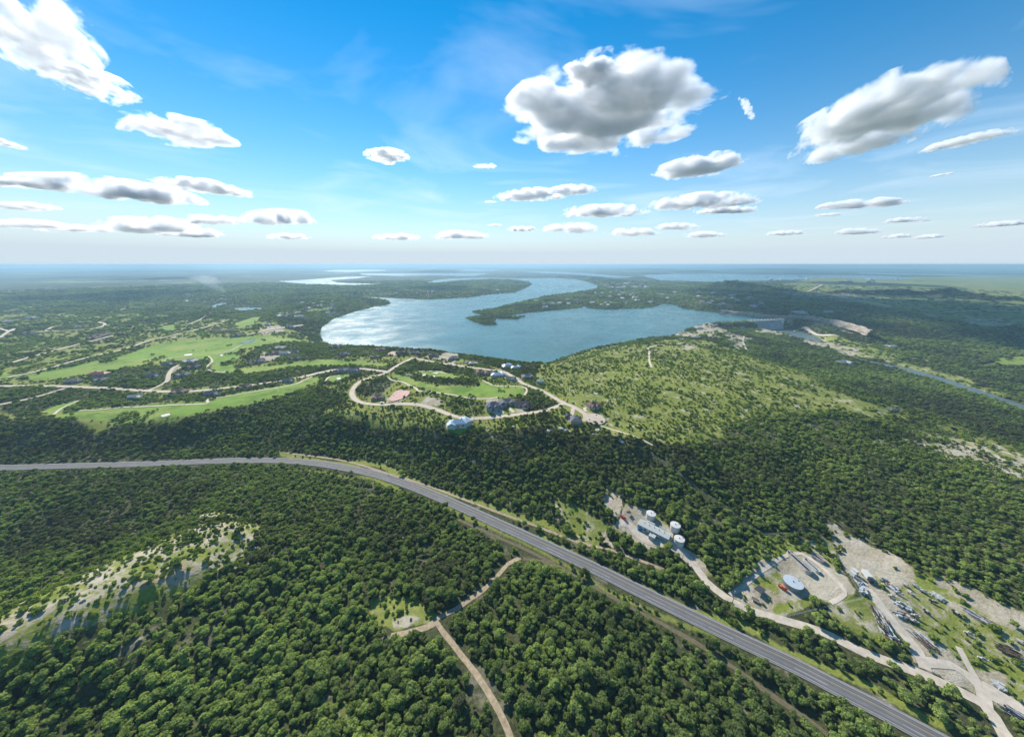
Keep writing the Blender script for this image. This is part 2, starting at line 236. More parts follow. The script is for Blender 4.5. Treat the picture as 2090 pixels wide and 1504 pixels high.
# ------------------------------------------------------------------ land cover: forest, scrub, bare, fairway
COVER = [   # polygon px, (forest, scrub, bare, fairway)
 ([(-400,548),(2500,548),(2500,640),(1600,640),(1330,628),(600,600),(600,640),(-400,660)], (.74,.3,.05,0)),
 # golf plateau
 ([(-300,690),(150,650),(350,648),(520,650),(640,690),(760,712),(860,722),(960,735),(1100,765),(1150,800),(1250,845),(1400,905),(1290,895),(1100,868),(900,866),(700,856),(680,850),(690,790),(640,790),(500,820),(350,860),(100,855),(-300,800)], (.13,.38,.05,0)),
 ([(-300,650),(0,640),(350,640),(300,680),(150,700),(0,740),(-300,740)], (.3,.5,.08,0)),
 (Z3([(0,780),(380,770),(560,790),(860,800),(840,850),(1300,830),(1700,740),(1740,760),(1300,860),(900,880),(500,915),(200,940),(0,880)]), (.92,.1,0,0)),
 (Z3([(980,770),(1270,690),(1430,680),(1740,640),(1940,640),(1930,690),(1700,740),(1200,790),(1000,790)]), (.75,.3,0,0)),
 (Z3([(330,640),(520,600),(700,560),(860,560),(1000,580),(1000,610),(700,650),(480,700),(330,690)]), (.5,.4,0,0)),
 (Z3([(560,700),(800,650),(980,640),(1250,610),(1290,690),(1100,700),(880,790),(600,770)]), (.7,.3,0,0)),
 (Z3([(1430,610),(1500,560),(1650,510),(1900,500),(2060,530),(2090,600),(1800,620),(1450,650)]), (.75,.3,0,0)),
 (Z4([(30,650),(150,640),(390,645),(560,660),(590,640),(690,610),(740,600),(720,640),(560,690),(340,720),(240,750),(170,760),(60,700)]), (.7,.3,0,0)),
 (Z4([(380,780),(440,760),(520,710),(620,745),(560,780),(500,830),(420,840)]), (.85,.2,0,0)),
 (Z4([(620,690),(740,620),(1000,650),(1130,690),(1100,720),(1000,700),(740,680)]), (.9,.2,0,0)),
 (Z4([(800,730),(950,715),(1130,740),(1120,770),(900,765),(800,755)]), (.95,.2,0,0)),
 (Z4([(1060,600),(1250,600),(1500,650),(1600,620),(1700,720),(1690,760),(1750,870),(1700,870),(1450,750),(1200,640)]), (.85,.4,0,0)),
 (Z4([(1390,830),(1430,790),(1620,870),(1560,900),(1440,910),(1380,870)]), (.97,.2,0,0)),
 (Z4([(900,880),(960,830),(1180,850),(1170,940),(1000,940),(900,910)]), (.35,.5,0,0)),
 (Z4([(0,500),(180,500),(230,540),(650,560),(1000,590),(1000,610),(500,600),(100,560),(0,560)]), (.6,.4,.1,0)),
 # rocky rim below the loop road
 (Z4([(200,900),(400,890),(900,960),(1080,970),(1600,910),(1800,960),(1960,1000),(2090,1060),(1900,1060),(1700,1030),(1300,1030),(1000,1040),(700,990),(200,940)]), (.2,.75,.12,0)),
 # green scrub hill
 ([(1095,770),(1130,742),(1200,716),(1330,694),(1400,692),(1500,712),(1600,745),(1700,790),(1850,850),(1880,862),(1700,845),(1560,845),(1500,868),(1560,885),(1420,912),(1300,893),(1180,850),(1110,800)], (.03,.50,.27,0)),
 ([(1560,735),(1700,775),(1880,845),(2090,910),(2090,990),(1900,930),(1880,862),(1700,800)], (.35,.8,.2,0)),
 ([(1440,905),(1500,868),(1600,846),(1760,850),(1900,870),(2090,920),(2120,1010),(1950,960),(1800,930),(1650,900),(1560,905)], (.62,.6,.25,0)),
 ([(1640,800),(1740,815),(1860,850),(1870,862),(1700,842),(1620,820)], (.02,.15,.3,0)),
 ([(1830,870),(1990,890),(2100,930),(2100,985),(1960,940),(1860,905)], (.12,.6,.60,0)),
 ([(1600,655),(1850,670),(2100,660),(2100,800),(1950,770),(1750,725),(1650,690)], (.93,.2,0,0)),
 ([(1430,685),(1560,672),(1700,740),(1950,810),(2100,860),(2100,900),(1900,845),(1700,775),(1500,712)], (.9,.3,0,0)),
 (Z5([(630,400),(900,460),(1300,560),(1600,690),(2090,860),(2090,890),(1600,740),(1250,640),(850,500),(620,430)]), (.12,.5,.35,0)),
 (Z5([(800,440),(900,450),(1300,560),(1180,600),(900,540)]), (.1,.4,.15,.25)),
 (Z5([(780,110),(1000,105),(1300,110),(2400,100),(2400,450),(1900,420),(1500,350),(1000,260),(600,190)]), (.10,.28,.12,.02)),
 (Z5([(980,245),(1150,250),(1290,290),(1100,280)]), (0,.05,.25,.4)),
 (Z5([(820,140),(1250,135),(1500,140),(1300,150),(900,160)]), (0,.05,.35,.25)),
 (Z5([(1480,330),(1900,360),(2090,350),(2090,415),(1880,420),(1650,360),(1480,345)]), (.05,.15,.55,.1)),
 (Z5([(560,195),(900,210),(1250,230),(1200,240),(800,225),(560,205)]), (.1,.2,.6,0)),
 (Z5([(1900,580),(2090,600),(2090,660),(1950,650)]), (0,0,0,.5)),
 # dam point and cliffs
 (Z8([(150,390),(330,290),(380,262),(500,262),(560,310),(700,370),(810,392),(845,540),(790,535),(700,430),(560,400),(450,400),(200,400)]), (.0,.1,.95,0)),
 (Z8([(490,335),(560,345),(720,400),(640,420),(560,395)]), (.3,.3,0,.4)),
 (Z8([(300,360),(400,365),(420,385),(330,385)]), (0,.2,.2,.3)),
 (Z8([(200,480),(400,470),(330,520),(230,520)]), (0,.1,.8,0)),
 (Z8([(640,160),(900,165),(1100,205),(1330,200),(1600,245),(1900,305),(2030,375),(1900,375),(1600,305),(1290,268),(1120,225),(900,190)]), (.1,.2,.95,0)),
 (Z8([(900,325),(1140,318),(1240,300),(1700,400),(1500,400),(1330,340),(1550,450),(1900,560),(2090,620),(2090,640),(1600,510),(1200,390),(960,340)]), (.05,.2,.75,0)),
 # works lots
 (ZA([(280,800),(300,700),(470,560),(500,380),(560,330),(820,440),(1000,560),(1150,700),(1230,800),(1200,900),(1400,1000),(1530,1120),(1700,1390),(1600,1390),(1480,1170),(1350,1050),(1200,1010),(1000,960),(800,850),(600,700),(430,660),(390,750),(500,900),(700,1050),(1090,1210),(1040,1230),(800,1130),(500,950)]), (0,.06,.85,0)),
 (ZA([(180,60),(330,120),(480,180),(460,330),(380,430),(250,300)]), (.1,.4,.6,0)),
 (ZA([(960,260),(1300,420),(1480,560),(1700,650),(2000,1000),(2090,1200),(1900,950),(1600,720),(1350,600),(1100,420)]), (.2,.4,.4,0)),
 (ZB([(20,1060),(170,930),(400,760),(480,600),(700,480),(830,420),(1050,420),(1200,590),(1400,760),(1580,950),(1660,1080),(1500,1180),(1200,1220),(900,1340),(740,1390),(600,1350),(370,1310),(150,1200)]), (0,.10,.82,0)),
 (ZB([(300,950),(500,800),(700,760),(760,860),(900,1000),(1000,1100),(700,1110),(500,1050),(330,1020)]), (0,.25,.35,.05)),
 (ZB([(900,1190),(1500,1100),(1640,1120),(1400,1200),(740,1370),(640,1320)]), (0,.15,.3,.1)),
 (ZB([(230,150),(900,200),(1300,250),(1500,420),(1400,700),(1100,430),(800,400),(480,560),(180,420)]), (.12,.6,.4,0)),
 (ZC([(0,40),(130,90),(400,210),(610,330),(610,430),(500,440),(350,410),(130,380),(90,230)]), (0,.2,.9,0)),
 (ZC([(800,395),(950,425),(1100,490),(1355,590),(1700,740),(1700,860),(1355,720),(1200,650),(1050,610),(900,560),(850,480)]), (0,.2,.85,0)),
 (ZC([(340,400),(600,440),(720,370),(850,480),(1355,730),(1700,880),(1700,1500),(1355,1280),(1070,1140),(600,900)]), (0,.22,.48,.18)),
 (ZC([(130,400),(340,400),(440,560),(620,880),(850,960),(1060,1130),(1355,1290),(1700,1500),(1700,1640),(1355,1420),(1090,1300),(900,1200),(670,1060),(590,920),(350,640)]), (0,.12,.85,0)),
 (ZC([(1070,1140),(1160,1090),(1230,1080),(1245,1180),(1150,1190)]), (0,0,1,0)),
 (ZC([(0,640),(240,560),(480,850),(560,1000),(300,900),(100,800),(0,720)]), (.15,.6,.5,0)),
 # limestone hill
 (ZD([(-300,1300),(0,1180),(300,1010),(700,850),(1050,720),(1400,520),(1700,330),(1800,180),(1650,60),(1300,60),(900,180),(400,380),(0,600),(-300,760)]), (.55,.75,.28,0)),
 (ZD([(-300,840),(0,740),(250,600),(500,480),(700,360),(950,240),(1150,160),(1380,105),(1620,190),(1500,330),(1250,490),(1050,560),(770,720),(500,790),(250,930),(0,1080),(-300,1250)]), (.08,.75,.50,0)),
 (ZD([(0,750),(300,640),(420,680),(330,790),(150,860),(0,880)]), (0,.1,.5,.1)),
 (ZD([(640,500),(850,400),(1000,350),(900,430),(700,520)]), (0,.1,.35,.15)),
 (ZD([(-200,330),(0,330),(500,280),(900,200),(1400,70),(1800,0),(1700,80),(1380,105),(950,240),(500,470),(0,700),(-200,700)]), (.6,.7,.05,0)),
 # track clearing
 (ZE([(480,590),(780,600),(830,680),(920,740),(830,800),(640,850),(590,790),(470,770)]), (.05,.45,.15,0)),
 (ZE([(620,740),(830,750),(930,760),(840,800),(640,840)]), (0,.3,.6,0)),
 (ZE([(330,1200),(480,1150),(520,1300),(420,1504),(100,1504),(60,1350)]), (.45,.6,.3,0)),
 # cleared strips either side of the highway
 ([(1100,1085),(1210,1135),(1300,1180),(1420,1240),(1520,1285),(1620,1333),(1720,1380),(1900,1470),(1960,1504),(1920,1500),(1800,1440),(1620,1350),(1420,1258),(1210,1155),(1100,1102)], (.04,.25,.10,.05)),
 ([(640,948),(860,1006),(960,1050),(1100,1115),(1210,1168),(1420,1275),(1620,1370),(1720,1425),(1700,1425),(1600,1372),(1400,1280),(1200,1178),(1090,1122),(950,1062),(850,1016),(640,958)], (.25,.4,.10,0)),
 ([(580,920),(720,938),(880,982),(1000,1026),(1110,1062),(1190,1094),(1240,1112),(1180,1100),(1060,1062),(960,1024),(860,990),(780,966),(700,948),(590,930)], (.03,.3,.12,0)),
 ([(1130,1010),(1180,1020),(1250,1060),(1230,1110),(1180,1090),(1130,1040)], (.15,.5,.4,0)),
]
FAIR = [Z3([(300,950),(480,930),(700,900),(900,880),(1250,868),(1400,820),(1700,770),(1930,725),(1990,712),(1850,790),(1700,840),(1500,890),(1300,915),(1100,955),(900,992),(650,985),(500,968),(330,965)]),
 Z3([(220,940),(330,890),(470,850),(490,870),(400,910),(300,945)]),
 Z3([(0,720),(200,690),(450,650),(700,600),(880,540),(1000,510),(1250,480),(1500,470),(1700,470),(1920,490),(1700,510),(1500,540),(1420,580),(1300,605),(1000,620),(700,670),(450,720),(200,720)]),
 Z3([(0,690),(60,685),(60,715),(0,722)]),
 Z3([(1290,600),(1470,575),(1420,650),(1440,685),(1330,692),(1270,640)]),
 Z3([(1430,670),(1700,640),(1900,615),(2095,620),(2095,642),(1800,655),(1500,700)]),
 Z4([(-10,645),(150,605),(580,635),(560,650),(300,640),(50,652)]),
 Z3([(960,420),(1090,390),(1060,430),(1020,435)]), Z3([(1420,390),(1550,350),(1600,345),(1540,400),(1450,412)]),
 Z4([(560,705),(640,700),(700,715),(760,745),(870,770),(1130,772),(1150,735),(1220,770),(1390,775),(1415,810),(1380,825),(1230,845),(1000,825),(800,800),(740,770),(640,730)]),
 Z4([(750,685),(900,680),(1020,720),(960,727),(850,715),(770,700)]),
 Z4([(0,770),(60,735),(150,710),(150,730),(0,795)]), Z4([(185,745),(220,710),(350,700),(280,745)]),
 Z4([(930,1035),(1045,1040),(1040,1065),(960,1060)]),
 Z4([(75,308),(270,296),(270,304),(90,316)]), Z4([(1450,245),(1490,242),(1510,250),(1460,255)])]
BAREP = [Z4([(550,870),(630,797),(705,800),(690,835),(630,872)]), Z4([(770,875),(820,832),(920,860),(890,888),(830,893)]),
 Z4([(1168,852),(1240,848),(1255,880),(1180,885)]), Z4([(1340,870),(1380,870),(1420,930),(1350,930)]), Z4([(920,1000),(950,980),(960,1030),(930,1035)]),
 Z4([(560,575),(600,560),(640,565),(620,590)]), Z4([(780,590),(880,585),(1060,590),(970,640),(880,610)]), Z4([(1190,670),(1260,665),(1400,740),(1370,750),(1250,690)]),
 Z3([(1580,600),(1600,560),(1680,570),(1800,580),(1700,600),(1640,620)]), Z3([(1030,680),(1060,650),(1100,640),(1120,650),(1050,700)]),
 Z3([(1580,420),(1700,400),(1740,440),(1600,465)]), Z3([(1040,470),(1100,460),(1170,465),(1060,478)]), Z3([(490,500),(600,490),(700,460),(600,500)])]
BUNK = [Z3(p) for p in ([(980,950),(1030,938),(1035,950),(990,962)], [(1120,580),(1170,574),(1165,584),(1130,586)], [(1340,580),(1360,578),(1350,590)], [(1350,690),(1380,680),(1375,695)])] + \
       [Z4(p) for p in ([(770,705),(800,698),(805,708),(780,712)], [(840,692),(880,688),(870,697)], [(800,714),(850,708),(860,716),(820,720)], [(260,722),(285,718),(280,732),(262,730)])]
def grow(P, k):
    cx = sum(p[0] for p in P) / len(P); cy_ = sum(p[1] for p in P) / len(P); return [(cx + (x - cx) * k, cy_ + (y - cy_) * k) for x, y in P]
COVER_W = [(atp(grow(p, 1.2) if v == (.08, .75, .50, 0) else grow(p, 1.10) if v[2] >= .8 and min(q[1] for q in p) > 1000 else p), v) for p, v in COVER]
FAIR_W = [atp(p) for p in FAIR]; BARE_W = [atp(p) for p in BAREP]; BUNK_W = [atp(p) for p in BUNK]
def cover(x, y):
    r = np.sqrt(x * x + y * y); amp = np.clip(r * 0.010, 2.5, 60)
    wx = x + fbm(x / 26, y / 26, 21, 4) * amp * 1.6 + fbm(x / 75, y / 75, 22, 2) * amp * 3; wy = y + fbm(x / 26, y / 26, 31, 4) * amp * 1.6 + fbm(x / 75, y / 75, 32, 2) * amp * 3
    v = np.zeros(x.shape + (4,)); v[..., 0] = 0.97; v[..., 1] = 0.15
    v[..., 2] = 0.03
    def boxed(P, wx, wy):
        xs = [p[0] for p in P]; ys = [p[1] for p in P]
        k = np.nonzero((wx > min(xs)) & (wx < max(xs)) & (wy > min(ys)) & (wy < max(ys)))
        m = np.zeros(wx.shape, bool)
        if len(k[0]): m[k] = inside(wx[k], wy[k], P)
        return m
    for P, val in COVER_W: v[boxed(P, wx, wy)] = val
    # broad natural variation far away
    l = sstep(1800, 4500, r)
    n = fbm(x / 900, y / 900, 41, 4, 0.6)
    f = v[..., 0]; v[..., 0] = np.where(f > 0.25, np.clip(f + l * n * 0.9, 0, 1), f)
    for hx, hy, hw, hh in _h:
        rr_ = math.hypot(hx, hy); ux, uy = hx / rr_, hy / rr_; m_ = ((x - hx) * uy - (y - hy) * ux) ** 2 + 4.5 * ((x - hx) * ux + (y - hy) * uy) ** 2 < (hw * 1.0) ** 2; v[..., 0] = np.where(m_ & (v[..., 2] < .3), .98, v[..., 0])
    sx = x + fbm(x / 40, y / 40, 51, 2) * amp * 0.35; sy = y + fbm(x / 40, y / 40, 61, 2) * amp * 0.35
    for P in FAIR_W: v[boxed(P, sx, sy)] = (.0, .0, 0, 1)
    tr_ = (v[..., 3] > .9) & (fbm(x / 45, y / 45, 91, 3) > .52); v[..., 0] = np.where(tr_, .75, v[..., 0])
    for P in BARE_W: v[boxed(P, sx, sy)] = (0, 0.05, 0.95, 0)
    return v

# ------------------------------------------------------------------ materials
def mat(name, col=(.5, .5, .5), rough=.7, metal=0, noise=0, nscale=1.0, emit=None, spec=.3):
    m = bpy.data.materials.new(name); m.use_nodes = True; t = m.node_tree; b = t.nodes['Principled BSDF']
    b.inputs['Base Color'].default_value = (*col, 1); b.inputs['Roughness'].default_value = rough; b.inputs['Metallic'].default_value = metal
    b.inputs['Specular IOR Level'].default_value = spec
    if noise:
        tc = N(t, 'ShaderNodeTexCoord'); n1 = N(t, 'ShaderNodeTexNoise'); n1.inputs['Scale'].default_value = nscale; n1.inputs['Detail'].default_value = 6; n1.inputs['Roughness'].default_value = .65
        t.links.new(tc.outputs['Object'], n1.inputs['Vector'])
        r = N(t, 'ShaderNodeMapRange'); r.inputs[1].default_value = .3; r.inputs[2].default_value = .7; r.inputs[3].default_value = 1 - noise; r.inputs[4].default_value = 1 + noise
        t.links.new(n1.outputs['Fac'], r.inputs[0])
        v = N(t, 'ShaderNodeVectorMath', operation='SCALE'); v.inputs[0].default_value = col; t.links.new(r.outputs[0], v.inputs['Scale'])
        t.links.new(v.outputs[0], b.inputs['Base Color'])
    return m
class G:                                  # tiny node-graph writer
    def __init__(s, t): s.t = t
    def put(s, sock, v):
        if hasattr(v, 'is_output') or isinstance(v, bpy.types.NodeSocket): s.t.links.new(v, sock)
        elif v is not None: sock.default_value = v
    def noise(s, vec, scale, detail=4, rough=.6, dist=0):
        n = N(s.t, 'ShaderNodeTexNoise'); s.put(n.inputs['Vector'], vec); n.inputs['Scale'].default_value = scale; n.inputs['Detail'].default_value = detail
        n.inputs['Roughness'].default_value = rough; n.inputs['Distortion'].default_value = dist; return n.outputs['Fac']
    def m(s, op, a, b=None, c=None, clamp=False):
        n = N(s.t, 'ShaderNodeMath', operation=op, use_clamp=clamp); s.put(n.inputs[0], a)
        if b is not None: s.put(n.inputs[1], b)
        if c is not None: s.put(n.inputs[2], c)
        return n.outputs[0]
    def rng(s, v, a, b, c=0., d=1.):
        n = N(s.t, 'ShaderNodeMapRange'); n.inputs[1].default_value = a; n.inputs[2].default_value = b; n.inputs[3].default_value = c; n.inputs[4].default_value = d
        s.put(n.inputs[0], v); return n.outputs[0]
    def mix(s, f, a, b):
        n = N(s.t, 'ShaderNodeMix', data_type='RGBA'); s.put(n.inputs[0], f)
        for k, v in ((6, a), (7, b)):
            if isinstance(v, tuple): n.inputs[k].default_value = (*v, 1) if len(v) == 3 else v
            else: s.put(n.inputs[k], v)
        return n.outputs[2]

def ground_material():
    m = bpy.data.materials.new('ground_cover'); m.use_nodes = True; t = m.node_tree; b = t.nodes['Principled BSDF']; g = G(t)
    tc = N(t, 'ShaderNodeTexCoord'); P = tc.outputs['Object']
    a1 = N(t, 'ShaderNodeAttribute', attribute_name='cover'); s1 = N(t, 'ShaderNodeSeparateColor'); t.links.new(a1.outputs['Color'], s1.inputs[0])
    forest, scrub, bare, fair = s1.outputs[0], s1.outputs[1], s1.outputs[2], a1.outputs['Alpha']
    a2 = N(t, 'ShaderNodeAttribute', attribute_name='canopy'); canopy = a2.outputs['Fac']
    nS = g.noise(P, .5, 5, .7); nM = g.noise(P, .06, 6, .65, .3); nL = g.noise(P, .012, 5, .6, .4); nX = g.noise(P, .0016, 7, .62, .3); nY = g.noise(P, .0045, 6, .65, 0)
    grass = g.mix(g.rng(nM, .35, .65), (.15, .19, .035), (.31, .31, .10))
    grass = g.mix(g.rng(nL, .35, .7), grass, (.24, .275, .05))
    grass = g.mix(g.rng(nS, .35, .7, 0, .5), grass, (.05, .075, .018))
    litter = g.mix(g.rng(nS, .4, .65), (.040, .050, .020), (.09, .095, .045))
    litter = g.mix(g.rng(nM, .56, .68, 0, .6), litter, (.28, .25, .18))
    can = g.mix(g.rng(nY, .35, .62), (.022, .040, .018), (.062, .088, .034))
    can = g.mix(g.rng(nL, .40, .62, 0, .8), can, (.016, .028, .012))
    can = g.mix(g.rng(nM, .52, .66, 0, .8), can, (.06, .075, .024))
    rock = g.mix(g.rng(nS, .3, .7), (.42, .37, .28), (.24, .21, .14))
    rock = g.mix(g.rng(nM, .45, .7, 0, .75), rock, (.52, .48, .40))
    rock = g.mix(g.rng(nL, .55, .75, 0, .7), rock, (.40, .29, .19))
    fw = g.mix(g.rng(nM, .3, .7), (.13, .23, .035), (.20, .31, .05))
    fw = g.mix(g.rng(nL, .45, .62, 0, .8), fw, (.27, .31, .08)); fw = g.mix(g.rng(g.noise(P, .03, 4, .6), .52, .62, 0, .6), fw, (.07, .14, .02))
    field = g.mix(g.rng(nY, .45, .6), (.10, .13, .04), (.27, .26, .12))
    c = grass
    c = g.mix(g.m('MULTIPLY', canopy, g.rng(nX, .45, .6)), c, field)
    fr = g.m('ADD', forest, g.m('MULTIPLY', g.m('SUBTRACT', nM, .5), .7))
    c = g.mix(g.rng(fr, .25, .6), c, litter)
    sfar = g.m('MULTIPLY', canopy, g.rng(g.m('ADD', scrub, g.m('MULTIPLY', g.m('SUBTRACT', nM, .5), 3.)), .35, .9, 0, .8))
    c = g.mix(sfar, c, (.05, .075, .022))
    ffar = g.m('MULTIPLY', canopy, g.rng(g.m('ADD', forest, g.m('MULTIPLY', g.m('SUBTRACT', nL, .5), 1.6)), .35, .55))
    c = g.mix(ffar, c, can)
    br = g.m('ADD', bare, g.m('MULTIPLY', g.m('SUBTRACT', nM, .5), 1.9))
    br = g.m('ADD', br, g.m('MULTIPLY', g.m('SUBTRACT', nS, .5), 1.1))
    c = g.mix(g.rng(br, .42, .60), c, rock)
    c = g.mix(g.rng(fair, .3, .6), c, fw)
    # specks of bare stone, tracks and clearings far away
    vor = N(t, 'ShaderNodeTexVoronoi'); vor.inputs['Scale'].default_value = .008; t.links.new(P, vor.inputs['Vector'])
    spk = g.m('MULTIPLY', g.rng(vor.outputs['Distance'], .10, .16, 1, 0), g.rng(nY, .5, .56))
    c = g.mix(g.m('MULTIPLY', g.m('MULTIPLY', spk, canopy), .8), c, (.42, .38, .30))
    t.links.new(c, b.inputs['Base Color']); b.inputs['Roughness'].default_value = .95; b.inputs['Specular IOR Level'].default_value = .1
    bp = N(t, 'ShaderNodeBump'); bp.inputs['Strength'].default_value = .6; bp.inputs['Distance'].default_value = 1.0
    hh = g.m('ADD', g.m('MULTIPLY', nS, .8), g.m('MULTIPLY', nM, 3.)); t.links.new(hh, bp.inputs['Height']); t.links.new(bp.outputs[0], b.inputs['Normal'])
    return m
def water_material(name, deep, rough, bump, spec=.5):
    m = bpy.data.materials.new(name); m.use_nodes = True; t = m.node_tree; b = t.nodes['Principled BSDF']; g = G(t)
    tc = N(t, 'ShaderNodeTexCoord'); P = tc.outputs['Object']
    n1 = g.noise(P, .0035, 5, .6, .6); n2 = g.noise(P, .012, 4, .6)
    c = g.mix(g.rng(n1, .35, .65), deep, tuple(v * 1.5 for v in deep)); t.links.new(c, b.inputs['Base Color'])
    b.inputs['IOR'].default_value = 1.33; b.inputs['Specular IOR Level'].default_value = spec
    t.links.new(g.rng(n2, .35, .65, rough * .8, rough * 1.3), b.inputs['Roughness'])
    mp = N(t, 'ShaderNodeMapping'); mp.inputs['Scale'].default_value = (1, 2.2, 1); mp.inputs['Rotation'].default_value = (0, 0, .6); t.links.new(P, mp.inputs['Vector'])
    wv = g.m('ADD', g.m('MULTIPLY', g.noise(mp.outputs[0], .12, 6, .75), 1.), g.m('MULTIPLY', g.noise(mp.outputs[0], .45, 3, .6), .3))
    bp = N(t, 'ShaderNodeBump'); bp.inputs['Strength'].default_value = 1; bp.inputs['Distance'].default_value = bump; t.links.new(wv, bp.inputs['Height']); t.links.new(bp.outputs[0], b.inputs['Normal'])
    return m
def leaf_material(name, dark, light, third, transl=.25):
    m = bpy.data.materials.new(name); m.use_nodes = True; t = m.node_tree; t.nodes.clear(); g = G(t)
    o = N(t, 'ShaderNodeOutputMaterial'); tint = N(t, 'ShaderNodeAttribute', attribute_type='INSTANCER', attribute_name='tint')
    tc = N(t, 'ShaderNodeTexCoord'); oi = N(t, 'ShaderNodeObjectInfo')
    n1 = g.noise(tc.outputs['Object'], .9, 3, .7)
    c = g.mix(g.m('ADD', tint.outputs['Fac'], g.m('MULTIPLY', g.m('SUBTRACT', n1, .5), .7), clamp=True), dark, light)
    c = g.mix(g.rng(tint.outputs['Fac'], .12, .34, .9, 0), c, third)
    v = N(t, 'ShaderNodeVectorMath', operation='SCALE'); t.links.new(c, v.inputs[0]); t.links.new(g.rng(n1, .3, .7, .7, 1.35), v.inputs['Scale'])
    d = N(t, 'ShaderNodeBsdfDiffuse'); tr = N(t, 'ShaderNodeBsdfTranslucent'); ms = N(t, 'ShaderNodeMixShader'); ms.inputs[0].default_value = transl
    t.links.new(v.outputs[0], d.inputs[0])
    v2 = N(t, 'ShaderNodeVectorMath', operation='MULTIPLY'); t.links.new(v.outputs[0], v2.inputs[0]); v2.inputs[1].default_value = (1.5, 1.6, .7); t.links.new(v2.outputs[0], tr.inputs[0])
    t.links.new(d.outputs[0], ms.inputs[1]); t.links.new(tr.outputs[0], ms.inputs[2]); t.links.new(ms.outputs[0], o.inputs[0])
    return m
M = dict(
 ground=ground_material(),
 lake=water_material('lake_water', (.042, .118, .125), .24, .42, .36), river=water_material('river_water', (.09, .12, .12), .2, 1.0),
 leaf=leaf_material('foliage', (.062, .100, .038), (.268, .335, .108), (.110, .118, .070), .42),
 bush=leaf_material('shrub_foliage', (.080, .115, .030), (.23, .30, .07), (.11, .11, .055)),
 bark=mat('bark', (.10, .08, .06), .9, noise=.3, nscale=3),
 asphalt=mat('asphalt', (.155, .155, .160), .85, noise=.18, nscale=.12), shoulder=mat('road_shoulder', (.22, .215, .205), .9, noise=.15, nscale=.3),
 white_line=mat('white_line', (.62, .62, .60), .7), yellow_line=mat('yellow_line', (.50, .40, .16), .7),
 caliche=mat('pale_road', (.50, .42, .33), .9, noise=.14, nscale=.15), gravel=mat('gravel_road', (.50, .44, .36), .95, noise=.2, nscale=.25),
 dirt=mat('dirt', (.34, .27, .18), .95, noise=.35, nscale=.5), dirt2=mat('brown_dirt', (.13, .11, .065), .95, noise=.3, nscale=.5), path=mat('cart_path', (.55, .48, .36), .9, noise=.1, nscale=.3),
 concrete=mat('concrete', (.34, .34, .33), .9, noise=.22, nscale=.06), concrete2=mat('weathered_concrete', (.42, .40, .37), .9, noise=.3, nscale=.5),
 fade=mat('faded_white_paint', (.40, .40, .385), .6, noise=.2, nscale=.8), white=mat('white_paint', (.52, .52, .50), .45, noise=.06, nscale=.5), steel=mat('galvanised_steel', (.50, .55, .58), .5, .3, noise=.12, nscale=.6),
 steelwall=mat('ribbed_steel_wall', (.30, .34, .37), .55, .2, noise=.2, nscale=1.2), rust=mat('rust', (.22, .09, .05), .85, noise=.3, nscale=2),
 dark=mat('dark_metal', (.03, .03, .035), .5), glass=mat('window_glass', (.03, .04, .05), .15, spec=.6), red=mat('red_paint', (.42, .045, .03), .4), orange=mat('orange_paint', (.6, .13, .05), .5),
 blue=mat('blue_tarp', (.03, .16, .30), .6), tealr=mat('green_tank_roof', (.06, .15, .12), .6), wood=mat('weathered_wood', (.16, .11, .07), .9),
 rooflb=mat('metal_roof', (.36, .46, .54), .45, .1), roofbg=mat('shed_roof', (.42, .45, .42), .5, .2, noise=.1, nscale=.8), wallgrey=mat('grey_siding', (.24, .28, .32), .7),
 stone=mat('stone_wall', (.40, .35, .28), .9, noise=.2, nscale=1.5), trim=mat('white_trim', (.50, .50, .48), .6),
 roofs=[mat('grey_shingle', (.12, .125, .14), .85, noise=.2, nscale=2), mat('slate_blue_shingle', (.07, .095, .13), .8, noise=.2, nscale=2), mat('brown_shingle', (.15, .10, .075), .85, noise=.2, nscale=2), mat('pale_shingle', (.40, .38, .35), .85, noise=.15, nscale=2), mat('red_metal_roof', (.25, .05, .05), .6), mat('charcoal_shingle', (.045, .045, .055), .85, noise=.2, nscale=2)],
 rock=mat('limestone', (.46, .43, .37), .95, noise=.3, nscale=.5), rubber=mat('rubber', (.02, .02, .02), .9),
)

ORD = 'zeroth first second third fourth fifth sixth seventh eighth ninth tenth eleventh twelfth thirteenth fourteenth fifteenth sixteenth seventeenth eighteenth nineteenth'.split()
def ordn(n):
    if n < 20: return ORD[n]
    t, u = divmod(n, 10); nm = 'twent thirt fort fift sixt sevent'.split()[t - 2]
    return nm + 'ieth' if u == 0 else nm + 'y-' + ORD[u]
